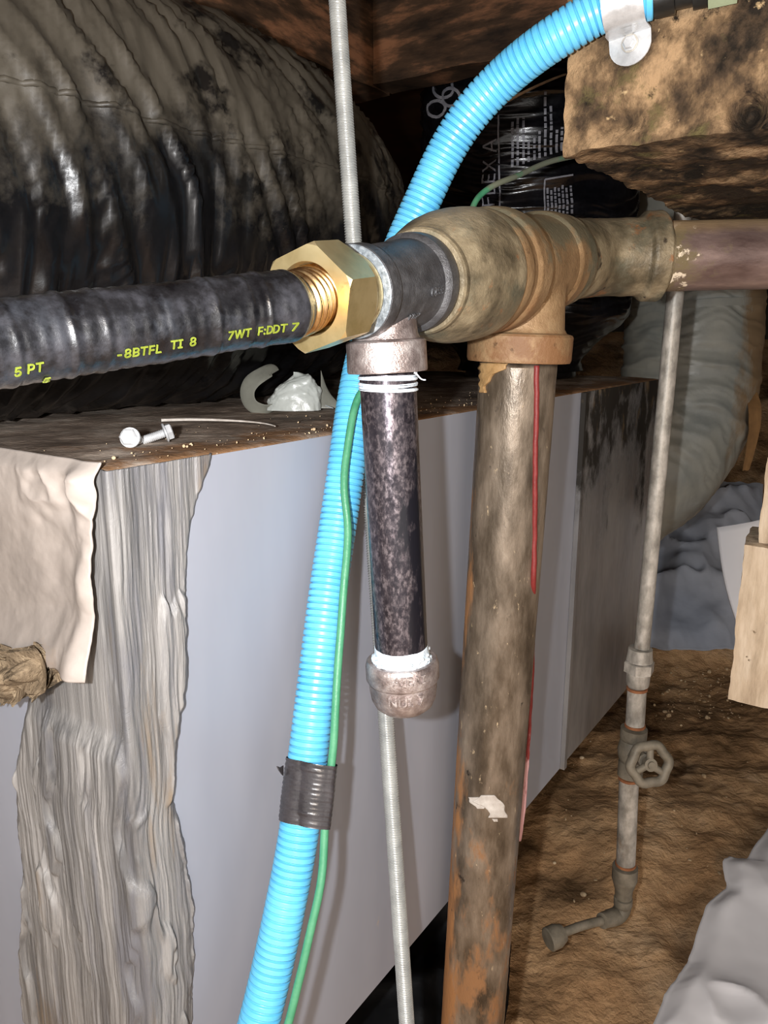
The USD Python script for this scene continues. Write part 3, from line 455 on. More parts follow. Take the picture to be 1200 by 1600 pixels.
# brass nut
R_hex = .0283; hexa = np.array([math.radians(77.7 + 60 * k) for k in range(6)])
def hexprism(s0, s1, R):
    ring = np.array([math.cos(a) * SX + math.sin(a) * UX for a in hexa]) * R; v = np.vstack([A(s0) + ring, A(s1) + ring, [A(s0)], [A(s1)]]); f = []
    for j in range(6):
        k = (j + 1) % 6; f += [[12, j, k], [13, 6 + k, 6 + j], [j, 6 + j, 6 + k], [j, 6 + k, k]]
    m = trimesh.Trimesh(v, f, process=False); trimesh.repair.fix_normals(m); return manifold(m)
nut = hexprism(-.0778, -.0475, R_hex) ^ manifold(lathe(A(-.0778), AX, [(0, .0266), (.0022, .0288), (.0225, .0290), (.0285, .0240), (.0303, .0236)], 96))
nut = nut - manifold(lathe(A(-.080), AX, [(0, .0192), (.0045, .0178), (.02, .0178)], 64))
t = Thing('brass_nut', 'shiny brass hex nut joining the black hose to the black tee', 'nut', A(-.06) - ZD * .025)
t.part('hex_nut', nut, m_brass, smooth=20)
t.part('collar', lathe(A(-.0478), AX, [(0, .0205), (.0005, .0222), (.006, .0224), (.0092, .0216), (.0108, .0200)], 72), m_brass, label='fine-knurled brass collar')
# black reducing tee
DD = unit(at(628, 1030, .506) - at(606, 590, .4646)); BR = at(606, 590, .4646) - DD * .0515
def tee_body(c, ax, s0, s1, prof, bc, bd, bprof):
    return manifold(lathe(c, ax, prof, 80)) + manifold(lathe(bc, bd, bprof, 72))
t = Thing('pipe_tee', 'black iron reducing tee holding the brass nut and the drip leg', 'pipe fitting', BR + DD * .05)
run = [(-.0362, .0205), (-.0358, .0249), (-.035, .0256), (-.0255, .0258), (-.0235, .0250), (-.0222, .0240), (-.012, .0245), (.012, .0258), (.0268, .0268), (.0286, .0290), (.030, .0300), (.0312, .0301), (.0360, .0301), (.0395, .0300), (.0412, .0290), (.0420, .0240)]
br = [(.002, .0188), (.020, .0188), (.0255, .0192), (.0288, .0204), (.0296, .0232), (.0305, .0240), (.0470, .0243), (.0480, .0238), (.0482, .0180)]
t.part('run_body', manifold(lathe(B0, AX, run, 96)) - manifold(lathe(A(-.0385), AX, [(0, .0200), (.0185, .0195)], 48)), m_black, smooth=30)
t.part('socket_face', lathe(A(-.0366), AX, [(0, .0208), (.00005, .0245), (.0006, .0252), (.0009, .0252), (.0010, .0210)], 80), m_face, smooth=25, label='bare face of the socket, coloured paler for flash glare')
t.part('branch', manifold(lathe(BR, DD, br, 80)) - manifold(lathe(B0, AX, [(-.021, .0215), (.025, .0240)], 48)), m_iron, smooth=30, label='branch socket in paler grey than the run')  # paler iron than the run body of the same tee
def band_text(text, h, depth, P, axis_up, radius, px, py, edge=.0012):
    """text round a cylinder through P along axis_up, its middle where the picture shows it."""
    up = unit(axis_up); x0 = unit(np.cross(up, CAM - P)); z0 = np.cross(x0, up); x0 = -x0 if np.dot(x0, RT) < 0 else x0
    o = P + up * np.dot(at(px, py, np.dot(P - CAM, FW) - radius) - P, up); off = np.dot(at(px, py, np.dot(P - CAM, FW) - radius) - o, x0)
    a0 = math.asin(np.clip(off / radius, -.95, .95)); z0 = unit((CAM - P) - np.dot(CAM - P, up) * up)
    def fn(v):
        a = a0 + v[:, 0] / radius; return o + up * v[:, 1:2] + (radius + v[:, 2:3]) * (np.sin(a)[:, None] * x0 + np.cos(a)[:, None] * z0)
    return wrap(text, h, depth, fn, True, edge)
upx = unit(UX - np.dot(UX, AX) * AX)
def run_text(text, h, depth, s, radius, ang):
    """raised letters on the run: reading along it, at the angle ang above its side."""
    return wrap(text, h, depth, lambda v: A(0) + (s + v[:, :1]) * AX + (radius + v[:, 2:3] - .0002) * (np.cos(ang + v[:, 1] / radius)[:, None] * SX + np.sin(ang + v[:, 1] / radius)[:, None] * UX), True, .0012)
t.part('cast_mark', join(run_text('CIS8', .0046, .0013, .0165, .0262, -.25), run_text('UIK', .0050, .0013, -.001, .0252, -.85)), m_black, smooth=False, label='raised casting letters')
# drip leg and cap
NP0, NP1 = BR + DD * .0484, at(628, 1032, .5065)
LN = np.linalg.norm(NP1 - NP0)
t = Thing('pipe_nipple', 'short dark steel drip-leg pipe hanging from the black tee', 'pipe', NP1)
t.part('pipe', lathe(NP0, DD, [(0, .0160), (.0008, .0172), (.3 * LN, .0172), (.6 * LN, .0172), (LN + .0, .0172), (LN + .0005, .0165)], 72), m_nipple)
rngs = np.random.default_rng(3)
q = np.linspace(0, 5 * 2 * math.pi, 400); dd, aa, bb = unit(DD), unit(np.cross(DD, FW)), None; bb = np.cross(aa, dd)
sp = NP0 + dd * (.0004 + .0105 * q / q[-1] + .0006 * np.sin(q * .37 + 1))[:, None] + (.01735 + .00025 * np.sin(q * 2.3))[:, None] * (np.cos(q)[:, None] * aa + np.sin(q)[:, None] * bb)
t.part('thread_turns', sweep(sp, .0010 * (.75 + .4 * np.sin(q * 1.7)), 8), m_dope, smooth=True, label='turns of white thread tape under the tee')
pth, _ = spline([at(647, 582, .447), at(654, 588, .446), at(658, 592, .445), at(665, 593.5, .445)], 20); t.part('loose_thread', sweep(pth, np.linspace(.0006, .0004, 20), 8), m_dope, label='loose end of white thread tape')
CP = NP1 - DD * .0015
t = Thing('pipe_cap_fitting', 'cast iron cap closing the lower end of the drip leg', 'pipe cap', NP1 + DD * .035)
cap = manifold(lathe(CP, DD, [(0, .0225), (.0012, .0236), (.0035, .0242), (.0128, .0242), (.0144, .0234), (.0150, .0225), (.0200, .0224), (.0270, .0214), (.0320, .0190), (.0350, .0155), (.0366, .0100), (.037, .004)], 96)) - manifold(lathe(CP - DD * .002, DD, [(0, .0202), (.004, .0198), (.0105, .0185)], 64))
t.part('cap', cap, m_iron, smooth=30)
t.part('cast_mark', join(band_text('AIEAI', .0054, .0017, CP + DD * .0085, -DD, .0241, 640, 1072), band_text('NUI 7', .0060, .0016, CP + DD * .020, -DD, .0223, 636, 1105)), m_glint, smooth=False, label='raised casting letters')
k = [manifold3d.Manifold.sphere(1.0, 14).scale([rngs.uniform(.0012, .003), rngs.uniform(.0012, .003), rngs.uniform(.0009, .0022)]).translate(list(CP + DD * rngs.uniform(-.0035, .0035) * (1 if i % 3 else 1.4) + rngs.uniform(.0172, .0186) * (math.cos(a) * aa + math.sin(a) * bb))) for i, a in enumerate(np.linspace(0, 2 * math.pi, 90))]
ringm = manifold(lathe(CP - DD * .001, DD, [(-.0085, .0173), (-.0080, .0176), (-.001, .0179), (.0005, .0188), (.0042, .0194), (.0048, .0180)], 64))
t.part('sealant', rough(vf(manifold3d.Manifold.batch_boolean(k + [ringm], manifold3d.OpType.Add)), .0004, 400, 5), m_dope, smooth=50, label='blobs of white joint sealant')
# bell reducer
t = Thing('pipe_reducer', 'old brown bell-shaped pipe reducer between the black tee and the rusty tee', 'pipe fitting', A(.09) - ZD * .045)
t.part('bell', lathe(A(0), AX, [(.0424, .026), (.0428, .0318), (.0445, .0330), (.0475, .0334), (.0490, .0330), (.0515, .0345), (.0580, .0378), (.0680, .0410), (.0800, .0433), (.0930, .0446), (.1080, .0452), (.1150, .0452), (.1176, .0444), (.1186, .042)], 128), m_old, smooth=25)
# rusty tee
t = Thing('pipe_tee', 'rusty tan iron tee on top of the tall vertical pipe', 'pipe fitting', A(.221) - ZD * .08)
R2 = A(.221); RD = unit(at(738, 1600, .812) - at(809, 580, .655)); 
run = [(.1192, .040), (.1196, .0434), (.1225, .0446), (.1300, .0448), (.1345, .0440), (.1375, .0428), (.1450, .0428), (.1480, .0446), (.1500, .0456), (.1660, .0458), (.1700, .0452), (.1722, .0430), (.1745, .0398), (.1900, .0390), (.2450, .0392), (.2540, .0400), (.2570, .0422), (.2590, .0428), (.2780, .0428), (.2800, .0422), (.2808, .039)]
br = [(.0, .0345), (.030, .0350), (.0500, .0362), (.0535, .0385), (.0548, .0430), (.0565, .0440), (.0750, .0438), (.0775, .0428), (.0780, .036)]
BC2 = at(809, 580, .655) - RD * .0855
t.part('body', manifold(lathe(A(0), AX, run, 112)) + manifold(lathe(BC2, RD, br, 96)), m_rusttee, smooth=30)
t.part('joint_line', lathe(A(0), AX, [(.1183, .0422), (.1186, .0436), (.1196, .0436), (.1199, .042)], 96), m_black2, smooth=25, label='dark gap at the joint')
t.part('joint_line', lathe(A(0), AX, [(.2806, .038), (.2809, .0402), (.2822, .0402), (.2824, .038)], 96), m_black2, smooth=25, label='dark gap at the joint')
# tall vertical pipe
q1 = BC2 + RD * .0778; q2 = q1 + RD * ((ground_h(.09, .8) - .03 - q1[2]) / RD[2]); LV = np.linalg.norm(q2 - q1)
riser = Thing('steel_pipe', 'tall rusty vertical steel pipe hanging from the rusty tee', 'pipe', q2)
n = 220; sv = np.linspace(0, LV, n); seg = 120
d3 = np.tile(RD, (n, 1)); a3 = np.tile(unit(np.cross(RD, (0, 1, 0))), (n, 1)); b3 = np.cross(a3, d3); th = np.arange(seg) * 2 * math.pi / seg
gp = np.stack([np.broadcast_to(sv[:, None] * 60, (n, seg)), np.broadcast_to(np.cos(th) * 4, (n, seg)), np.broadcast_to(np.sin(th) * 4, (n, seg))], -1)
rr = .0327 + .0006 * (meshkit.fbm(gp, 4, 81) - .5)
riser.part('pipe', sweep(q1 + sv[:, None] * RD, rr, seg, fr=(d3, a3, b3)), m_riser, smooth=True)
def on_riser(x, y, r=.0330):
    d = ray(x, y); w0 = CAM - q1; dp = d - np.dot(d, RD) * RD; wp = w0 - np.dot(w0, RD) * RD
    A_, B_, C_ = dp @ dp, dp @ wp, wp @ wp - r * r; s = (-B_ - math.sqrt(max(B_ * B_ - A_ * C_, 0))) / A_; return CAM + s * d
def riser_patch(outline, r0, r1, n=22):
    """irregular patch on the pipe from a pixel outline given as rows (y, x left, x right)."""
    o = np.asarray(outline, float); ys = np.linspace(o[0, 0], o[-1, 0], n)
    out = [[on_riser(x, y, r1) for x in np.linspace(np.interp(y, o[:, 0], o[:, 1]) + 1.6 * math.sin(y * .5), np.interp(y, o[:, 0], o[:, 2]) + 1.6 * math.sin(y * .37 + 1), 14)] for y in ys]
    return grid(np.array(out), r1 - r0, nrm=-FW)
riser.part('dried_paint', join(riser_patch([(1243, 752, 772), (1252, 738, 784), (1266, 764, 790), (1278, 764, 792)], .0326, .0335), riser_patch([(1246, 730, 750), (1258, 738, 758), (1264, 746, 757)], .0326, .0334), riser_patch([(1280, 770, 778), (1284, 770, 780)], .0326, .0334)), m_paint, smooth=True, label='pale patch of dried paint')
dope = riser_patch([(567, 748, 795), (576, 748, 790), (584, 748, 772), (594, 748, 762), (603, 748, 757), (614, 750, 755)], .0326, .0352)
riser.part('pipe_dope', rough(dope, .0008, 200, 6), m_orange, smooth=True, label='amber drip of pipe sealant under the tee')
pth = [on_riser(x, y, .0329) for x, y in ((838, 571), (838, 620), (837, 680), (836, 740), (835.5, 800), (834.5, 860), (833, 915))]
pth += [q1 + RD * np.dot(at(x, y, Z) - q1, RD) + .0335 * unit((at(x, y, Z) - q1) - RD * np.dot(at(x, y, Z) - q1, RD)) if False else at(x, y, Z) for x, y, Z in ((833, 960, .732), (832, 1020, .742), (830, 1080, .752), (826, 1150, .764), (821, 1215, .776), (816, 1270, .786), (810, 1312, .793))]
pth, qq = spline(pth, 160); pth = pth + (.0010 * (meshkit.fbm(np.stack([qq * 90, qq * 0, qq * 0], 1), 3, 91) - .5))[:, None] * RT
single('red_wire', sweep(pth, np.interp(qq, [0, .2, .38, .46, .60], [.0023, .0025, .0018, .0030, .0022]), 12, ref=(0, 1, 0)), m_red, 'thin red wire running down the right side of the rusty vertical pipe', 'wire', smooth=True)
# elbow and horizontal pipe
HZ = .765; K = A(.365); H0 = at(1030, 401, HZ); HD = unit(at(1330, 394.5, HZ) - at(1030, 401, HZ)); K = H0 - HD * .072
e0 = A(.2826); ek = e0 + AX * (np.linalg.norm(K - e0))
def fillet(a, k, b, r, n=24):
    u, w = unit(a - k), unit(b - k); ang = math.acos(np.clip(u @ w, -1, 1)); d = r / math.tan(ang / 2); t0, t1 = k + u * d, k + w * d; c = k + unit(u + w) * (r / math.sin(ang / 2))
    ph = math.pi - ang; e1 = unit(t0 - c); e2 = unit((t1 - c) - np.dot(t1 - c, e1) * e1)
    return [c + r * (math.cos(x) * e1 + math.sin(x) * e2) for x in np.linspace(0, ph, n)]
pl = [e0] + fillet(e0, K, H0, .052) + [H0]; pl = np.array(pl); sl = np.r_[0, np.cumsum(np.linalg.norm(np.diff(pl, axis=0), axis=1))]
qs = np.unique(np.r_[np.linspace(0, sl[-1], 90), [.0005, .002, .021, .023, .026, sl[-1] - .024, sl[-1] - .021, sl[-1] - .018, sl[-1] - .002, sl[-1] - .0005]])
path = np.stack([np.interp(qs, sl, pl[:, k]) for k in range(3)], 1)
prof = np.interp(qs, [0, .0008, .003, .019, .022, .026, sl[-1] - .025, sl[-1] - .020, sl[-1] - .0165, sl[-1] - .002, sl[-1] - .0004, sl[-1]], [.036, .0400, .0412, .0412, .0400, .0372, .0372, .0380, .0428, .0432, .0425, .036])
seg = 96; vv = sweep(path, prof, seg, ref=(0, 0, 1)); vv = rough(vv, .0007, 120, 8)
t = Thing('pipe_elbow', 'oily grey-brown elbow turning the run toward the horizontal pipe', 'pipe fitting', K - ZD * .04); t.part('elbow', vv, m_old, smooth=35)
hpipe_l = .62
t = Thing('steel_pipe', 'horizontal brown steel pipe leaving to the right under the timber beam', 'pipe', H0 + HD * .3 - ZD * .034)
sv = np.linspace(.0002, hpipe_l, 160); n = len(sv); seg = 100; th = np.arange(seg) * 2 * math.pi / seg; d3 = np.tile(HD, (n, 1)); a3 = np.tile(unit(np.cross(HD, ZD)), (n, 1)); b3 = np.cross(a3, d3)
rr = .0334 + .0008 * (meshkit.fbm(np.stack([np.broadcast_to(sv[:, None] * 70, (n, seg)), np.broadcast_to(np.cos(th) * 3, (n, seg)), np.broadcast_to(np.sin(th) * 3, (n, seg))], -1), 4, 83) - .5)
t.part('pipe', sweep(H0 + sv[:, None] * HD, rr, seg, fr=(d3, a3, b3)), m_hpipe, smooth=True)
t.part('joint_compound', rough(lathe(H0, HD, [(.0002, .0335), (.0006, .0352), (.003, .0350), (.0046, .0338)], 72), .0006, 200, 4), m_old, smooth=40, label='bead of joint compound at the elbow')

# ------------------------------------------------------------------ blue conduit, strap, tape, green wire, rod
cp = [(1022, -8, .466), (1000, -3.5, .469), (975, 2.5, .473), (940, 15, .479), (900, 38, .486), (850, 71, .497), (790, 119, .515), (735, 178, .53), (692, 246, .542), (661, 312, .550), (640, 358, .555), (604, 450, .558), (574, 540, .557), (560, 600, .553), (545, 700, .547), (531, 800, .543), (516, 900, .535), (503, 1000, .526), (491, 1100, .518), (479, 1200, .512), (467, 1300, .506), (449, 1400, .50), (428, 1500, .495), (404, 1600, .49), (376, 1700, .486), (350, 1780, .484)]
P_, L_ = spline([at(*p) for p in cp], 600); n = int(L_[-1] / .0045 * 10); path, q = spline(P_[::6], n)
ph = (q / .0045) % 1.0; prof = .01335 - .0017 * (1 - sm(np.abs(ph - .5), .10, .26)) ; prof = .01335 - .0019 * sm(np.abs(ph - .5), .36, .47)
con = Thing('electrical_conduit', 'bright blue corrugated conduit sweeping behind the black tee', 'conduit', path[n // 2])
con.part('corrugated_tube', sweep(path, prof, 40, ref=(.3, .9, .3)), m_blue, smooth=True)
d0 = unit(path[0] - path[40])
con.part('connector', lathe(path[0], d0, [(0, .0105), (.0003, .0128), (.012, .0128), (.0125, .0105), (.022, .0105), (.0222, .0125), (.03, .0125)], 40), m_hub, label='black connector at the upper end')
con.part('locknut', lathe(path[0] + d0 * .0302, d0, [(0, .011), (.0004, .0142), (.016, .0142), (.0165, .011)], 8), m_pale, smooth=False, label='pale green nut at the upper end')
# strap
i0 = int(np.argmin(np.linalg.norm(path - at(975, 3, .472), axis=1))); sd = unit(path[max(i0 - 30, 0)] - path[i0 + 30]); sp0 = path[i0]
sn = unit(-TD - np.dot(-TD, sd) * sd); sl_ = np.cross(sd, sn); sl_ = -sl_ if sl_[2] > 0 else sl_          # outward, and down across the strap
wallp = np.dot(K0 - sp0, sn)                                                                               # the timber face below the conduit
prof2 = []
for a in np.linspace(math.radians(-12), math.radians(192), 36): prof2.append((-.0141 * math.cos(a), .0141 * math.sin(a)))
prof2 = [(-x, y) for x, y in prof2][::-1] if False else prof2
low = max(wallp + .0015, -.022)
TAB = .0325; prof2 += [(.0146, -.007), (.0150, low), (.0165, low), (.0185, low), (.0225, low)] + [(TAB - .012 + .0122 * q_, low) for q_ in (.2, .4, .6, .75, .87, .95, 1.0)]
prof2 = np.array(prof2); W = .0265; nW = 15; ww = np.linspace(-1, 1, nW)
G = []; gap = .0062; slf = unit(sl_ - np.dot(sl_, TD) * TD); sdf = unit(sd - np.dot(sd, TD) * TD)
def onface(p, off): return p - TD * (np.dot(p - K0, TD) + off)
for k, (x, y) in enumerate(prof2):
    half = W / 2 if x < TAB - .012 else W / 2 * math.sqrt(max(1 - ((x - TAB + .012) / .0122) ** 2, .02))
    half *= (.92 if k < 36 else 1.0)
    row = np.array([sp0 + sl_ * x + sn * y + sd * (half * w_) for w_ in ww])
    if k > 36: row = np.array([onface(sp0 + sl_ * .0146 - sn * .007, gap) + slf * (x - .0146) + sdf * (half * w_) for w_ in ww])
    G.append(row)
G0 = G
strap = Thing('conduit_strap', 'shiny metal strap holding the blue conduit to the timber', 'strap', sp0 + sl_ * .03)
strap.part('strap', grid(np.array(G), .0012, nrm=sn), m_zinc, smooth=40)
bc = onface(sp0 + sl_ * .0146 - sn * .007, gap + .0002) + slf * (TAB - .0125 - .0146)
sc = strap.part('screw', lathe(bc, -TD, [(0, .0048), (.0008, .0048), (.0009, .0038), (.0034, .0036), (.0038, .003)], 6), m_zinc, smooth=False, label='hex-head screw')
strap.part('screw_washer', lathe(bc, -TD, [(.0, .0054), (.0006, .0054), (.0008, .0046)], 32), m_galv, under=sc)
# green wire
gw = [(900, 243, .80), (886, 246, .78), (855, 254, .76), (805, 276, .725), (768, 292, .70), (746, 310, .69), (735, 338, .68), (729, 375, .67), (704, 455, .635), (655, 535, .595), (600, 590, .562), (565, 612, .540), (551, 650, .531), (543, 700, .527), (538, 760, .522), (543, 820, .519), (541, 880, .514), (535, 950, .509), (530, 1020, .505), (525, 1100, .501), (518, 1190, .499), (508, 1290, .496), (501, 1380, .490), (486, 1450, .486), (468, 1530, .483), (450, 1600, .482), (418, 1700, .480), (392, 1780, .480)]
gp, gq = spline([at(*p) for p in gw], 700); gp = gp + (.0006 * (meshkit.fbm(np.stack([gq * 40, gq * 0, gq * 0], 1), 2, 95) - .5))[:, None] * RT
for _ in range(3):                                                       # the wire lies on the conduit, not in it
    nb = path[np.argmin(((gp[:, None, ::1] - path[None, ::4]) ** 2).sum(-1), 1) * 4]; dv = gp - nb; dn = np.linalg.norm(dv, axis=1, keepdims=True); gp = np.where(dn < .0164, nb + dv / dn * .0164, gp)
single('ground_wire', sweep(gp, .0027, 16, ref=(.3, .9, .3)), m_green, 'thin green wire running beside the blue conduit', 'wire', smooth=True)
# tape round conduit and wire
ic = [int(np.argmin(np.abs(800 - FPX * ((path - CAM) @ UP) / ((path - CAM) @ FW) - y) + 1e3 * (np.arange(n) < n * .4))) for y in np.linspace(1187, 1284, 40)]
rings = []; wrapn = np.array([0, 1, 0, 0, 1, 1, 0, 2, 2, 1, 1, 1, 2, 2, 2, 3, 3, 2, 2, 3, 3, 3, 2, 2, 3, 3, 3, 3, 2, 2, 3, 3, 2, 2, 1, 1, 2, 1, 0, 0]) * .00016
dtp = unit(path[ic[-1]] - path[ic[0]]); ta = unit(np.cross(dtp, FW)); tb = np.cross(ta, dtp)
for k, i in enumerate(ic):
    g = gp[np.argmin(np.abs((gp - path[i]) @ dtp) + 10 * (np.arange(700) < 350))]; a = np.linspace(0, 2 * math.pi, 60, endpoint=False); off = (g - path[i]); ox, oy = off @ ta, off @ tb
    pc = np.vstack([np.stack([(.0143) * np.cos(a), .0143 * np.sin(a)], 1), np.stack([ox + .0036 * np.cos(a), oy + .0036 * np.sin(a)], 1)])
    h = ConvexHull(pc); hv = pc[h.vertices]; c = np.array([.2 * ox, .2 * oy]); angs = np.linspace(0, 2 * math.pi, 72, endpoint=False); ha_ = np.arctan2(hv[:, 1] - c[1], hv[:, 0] - c[0]); rr_ = np.linalg.norm(hv - c, axis=1); o = np.argsort(ha_)
    r = np.interp(angs, np.r_[ha_[o] - 2 * math.pi, ha_[o], ha_[o] + 2 * math.pi], np.tile(rr_[o], 3)) + wrapn[k] + .0002 * math.sin(k * 2.1)
    rings.append(path[i] + c[0] * ta + c[1] * tb + r[:, None] * (np.cos(angs)[:, None] * ta + np.sin(angs)[:, None] * tb) + dtp * (.0012 * np.sin(angs + .4))[:, None])
G = np.array(rings); m_, n_ = G.shape[:2]; V = G.reshape(-1, 3); i, j = np.meshgrid(np.arange(m_ - 1), np.arange(n_), indexing='ij'); k = (j + 1) % n_
Q = np.stack([i * n_ + j, (i + 1) * n_ + j, (i + 1) * n_ + k, i * n_ + k], -1).reshape(-1, 4); Fq = np.vstack([Q[:, [0, 1, 2]], Q[:, [0, 2, 3]]]); tm = trimesh.Trimesh(V, Fq, process=False)
if np.dot(tm.face_normals[0], tm.triangles_center[0] - path[ic[0]]) < 0: Fq = Fq[:, ::-1]
tape = Thing('tape_wrap', 'black electrical tape wrapped round the blue conduit and the green wire', 'tape', path[ic[-1]])
tape.part('wrap', (V, Fq), m_vinyl, smooth=True)
fl = np.array([[at(443, 1196, .505), at(443, 1212, .505)], [at(438, 1199, .500), at(441, 1210, .501)], [at(433, 1197, .497), at(436, 1203, .497)]]); tape.part('loose_corner', grid(fl, .0006, nrm=-FW), m_vinyl, smooth=False, label='loose corner of tape')
# threaded rod
r0, r1 = at(524, -40, .558), at(637, 1620, .622); rd = unit(r1 - r0); r0 = r0 - rd * ((1.549 - r0[2]) / -rd[2]); LR = np.linalg.norm(r1 - r0) + .05
nr = int(LR / .00195 * 6); seg = 20; sv = np.linspace(0, LR, nr); th = np.arange(seg) * 2 * math.pi / seg
tri = np.abs(((sv[:, None] / .00195 - th[None] / (2 * math.pi)) % 1) * 2 - 1); rr = .0054 + .0010 * sm(tri, .12, .8)
d3 = np.tile(rd, (nr, 1)); a3 = np.tile(unit(np.cross(rd, (0, 1, 0))), (nr, 1)); b3 = np.cross(a3, d3)
single('threaded_rod', sweep(r0 + sv[:, None] * rd, rr, seg, fr=(d3, a3, b3)), m_rod, 'long zinc threaded rod hanging down behind the black tee', 'rod', smooth=True)

# ------------------------------------------------------------------ thin galvanised line with its valve
GX = .373; g_at = lambda y, x=GX: None
gtop = at(1055, 460, .985); gbot = at(1003, 1012, 1.094); gdir = unit(gbot - gtop); gt0 = gtop - gdir * ((1.549 - gtop[2]) / -gdir[2])
t = Thing('galvanised_pipe', 'long thin galvanised pipe dropping from the ceiling behind the horizontal pipe', 'pipe', gbot)
Lg = np.linalg.norm(gbot - gt0); t.part('pipe', lathe(gt0, gdir, [(0, .0100), (.001, .0107), (Lg * .5, .0107), (Lg, .0107), (Lg + .0004, .010)], 40), m_galv)
def gpt(x, y, Z): return at(x, y, Z)
u0, u1 = gpt(1001, 1012, 1.0945), gpt(996, 1072, 1.108)
t = Thing('pipe_union', 'pale hex union at the lower end of the galvanised pipe', 'pipe fitting', u1)
ud = unit(u1 - u0); Lu = np.linalg.norm(u1 - u0)
t.part('upper_socket', lathe(u0, ud, [(.0006, .013), (.001, .0165), (.010, .0172), (.0195, .0185), (.0205, .016)], 36), m_galv)
t.part('hex_nut', lathe(u0 + ud * .0207, ud, [(0, .0190), (.001, .0215), (.0155, .0215), (.0165, .019)], 6), m_galv, smooth=False)
t.part('lower_socket', lathe(u0 + ud * .0373, ud, [(0, .0165), (.001, .0170), (Lu - .042, .0160), (Lu - .0385, .0150), (Lu - .0378, .012)], 36), m_galv)
n0, n1 = gpt(995.5, 1073, 1.1085), gpt(992, 1136, 1.122); nd = unit(n1 - n0); Ln = np.linalg.norm(n1 - n0)
t = Thing('pipe_nipple', 'short pale nipple between the union and the valve', 'pipe', n1)
t.part('pipe', lathe(n0, nd, [(.0002, .012), (.0008, .0135), (Ln - .001, .0135), (Ln, .012)], 36), m_galv)
for s in (.0004, Ln - .0052): t.part('rust_ring', lathe(n0 + nd * s, nd, [(0, .0130), (.0006, .0148), (.0040, .0148), (.0046, .0130)], 32), m_rustring, label='rusty ring')
v0, v1 = gpt(991, 1137, 1.1225), gpt(984, 1212, 1.139); vd = unit(v1 - v0); Lv = np.linalg.norm(v1 - v0); vc = (v0 + v1) / 2
t = Thing('gate_valve', 'grey gate valve with a round spoked handwheel', 'valve', v1)
hw = at(1015, 1194, 1.072); hn = unit(hw - vc)
t.part('body', manifold(lathe(v0, vd, [(.0004, .014), (.001, .0190), (.016, .0190), (.019, .0175), (.026, .0195), (.036, .0210), (.046, .0195), (.053, .0170), (.056, .0180), (Lv - .001, .0180), (Lv - .0003, .014)], 40)) + manifold(lathe(vc, hn, [(.0, .014), (.026, .014), (.0265, .0165), (.034, .0165), (.035, .011), (.044, .010), (.0445, .006)], 8)), m_valve)
Lh = np.linalg.norm(hw - vc); t.part('stem', lathe(vc + hn * .0442, hn, [(0, .0042), (Lh - .0442 - .004, .0042)], 20), m_valve)
h1 = unit(np.cross(hn, ZD)); h2 = np.cross(h1, hn); Rw = .0265; a = np.linspace(0, 2 * math.pi, 97); lob = Rw * (1 + .055 * np.cos(6 * a + .5))
rim = hw + lob[:, None] * (np.cos(a)[:, None] * h1 + np.sin(a)[:, None] * h2); tor = []
d3 = np.gradient(rim, axis=0); d3[0] = d3[-1] = rim[1] - rim[-2]; d3 /= np.linalg.norm(d3, axis=1, keepdims=True); b3 = np.tile(hn, (97, 1)); a3 = np.cross(d3, b3) ; b3 = np.cross(a3, d3)
wheel = t.part('handwheel', sweep(rim, .0068, 16, fr=(d3, a3, b3), caps=False), m_valve, smooth=True)
t.part('hub', lathe(hw - hn * .006, hn, [(0, .007), (.0005, .0092), (.011, .0092), (.0115, .0055), (.014, .0050)], 24), m_valve, under=wheel)
for k in range(3):
    aa_ = math.radians(95 + 120 * k); e = math.cos(aa_) * h1 + math.sin(aa_) * h2; t.part('spoke', lathe(hw + e * .0075, e, [(0, .0052), (.013, .0048), (.0165, .0060)], 14, ref=hn), m_valve, under=wheel)
n0, n1 = gpt(983, 1213, 1.1395), gpt(977.5, 1352, 1.172); nd = unit(n1 - n0); Ln = np.linalg.norm(n1 - n0)
t = Thing('pipe_nipple', 'longer grey nipple below the gate valve', 'pipe', n1)
t.part('pipe', lathe(n0, nd, [(.0002, .012), (.0008, .0142), (Ln - .001, .0142), (Ln, .012)], 36), m_galv)
for s in (.0004, Ln - .0052): t.part('rust_ring', lathe(n0 + nd * s, nd, [(0, .0138), (.0006, .0156), (.0040, .0156), (.0046, .0138)], 32), m_rustring, label='rusty ring')
c0, c1 = gpt(977, 1353, 1.1725), gpt(974, 1402, 1.184); cd = unit(c1 - c0); Lc = np.linalg.norm(c1 - c0)
t = Thing('pipe_coupling', 'grey reducing coupling at the foot of the valve line', 'pipe fitting', c1)
t.part('coupling', lathe(c0, cd, [(.0004, .015), (.001, .0188), (.022, .0190), (.025, .0178), (Lc - .014, .0135), (Lc - .001, .0128), (Lc - .0003, .010)], 40), m_valve)
ea, ek, eb = c1 + cd * .0002, c1 + cd * .030, at(940, 1439, 1.165); pl = np.array([ea] + fillet(ea, ek, eb, .013) + [eb]); sl = np.r_[0, np.cumsum(np.linalg.norm(np.diff(pl, axis=0), axis=1))]; qs = np.linspace(0, sl[-1], 70); pp = np.stack([np.interp(qs, sl, pl[:, k]) for k in range(3)], 1)
t = Thing('pipe_elbow', 'small grey elbow at the foot of the valve line', 'pipe fitting', pp[30]); rr = np.interp(qs, [0, .001, .012, .015, sl[-1] - .020, sl[-1] - .014, sl[-1] - .001, sl[-1]], [.011, .0140, .0140, .0128, .0128, .0120, .0115, .006])
t.part('elbow', sweep(pp, rr, 28, ref=(.3, .9, .2)), m_valve, smooth=35)
tb0, tb1 = pp[-1] + unit(pp[-1] - pp[-2]) * .0004, at(868, 1463, 1.13); tpath, _ = spline([tb0, tb0 * .5 + tb1 * .5 + ZD * .003, tb1], 24)
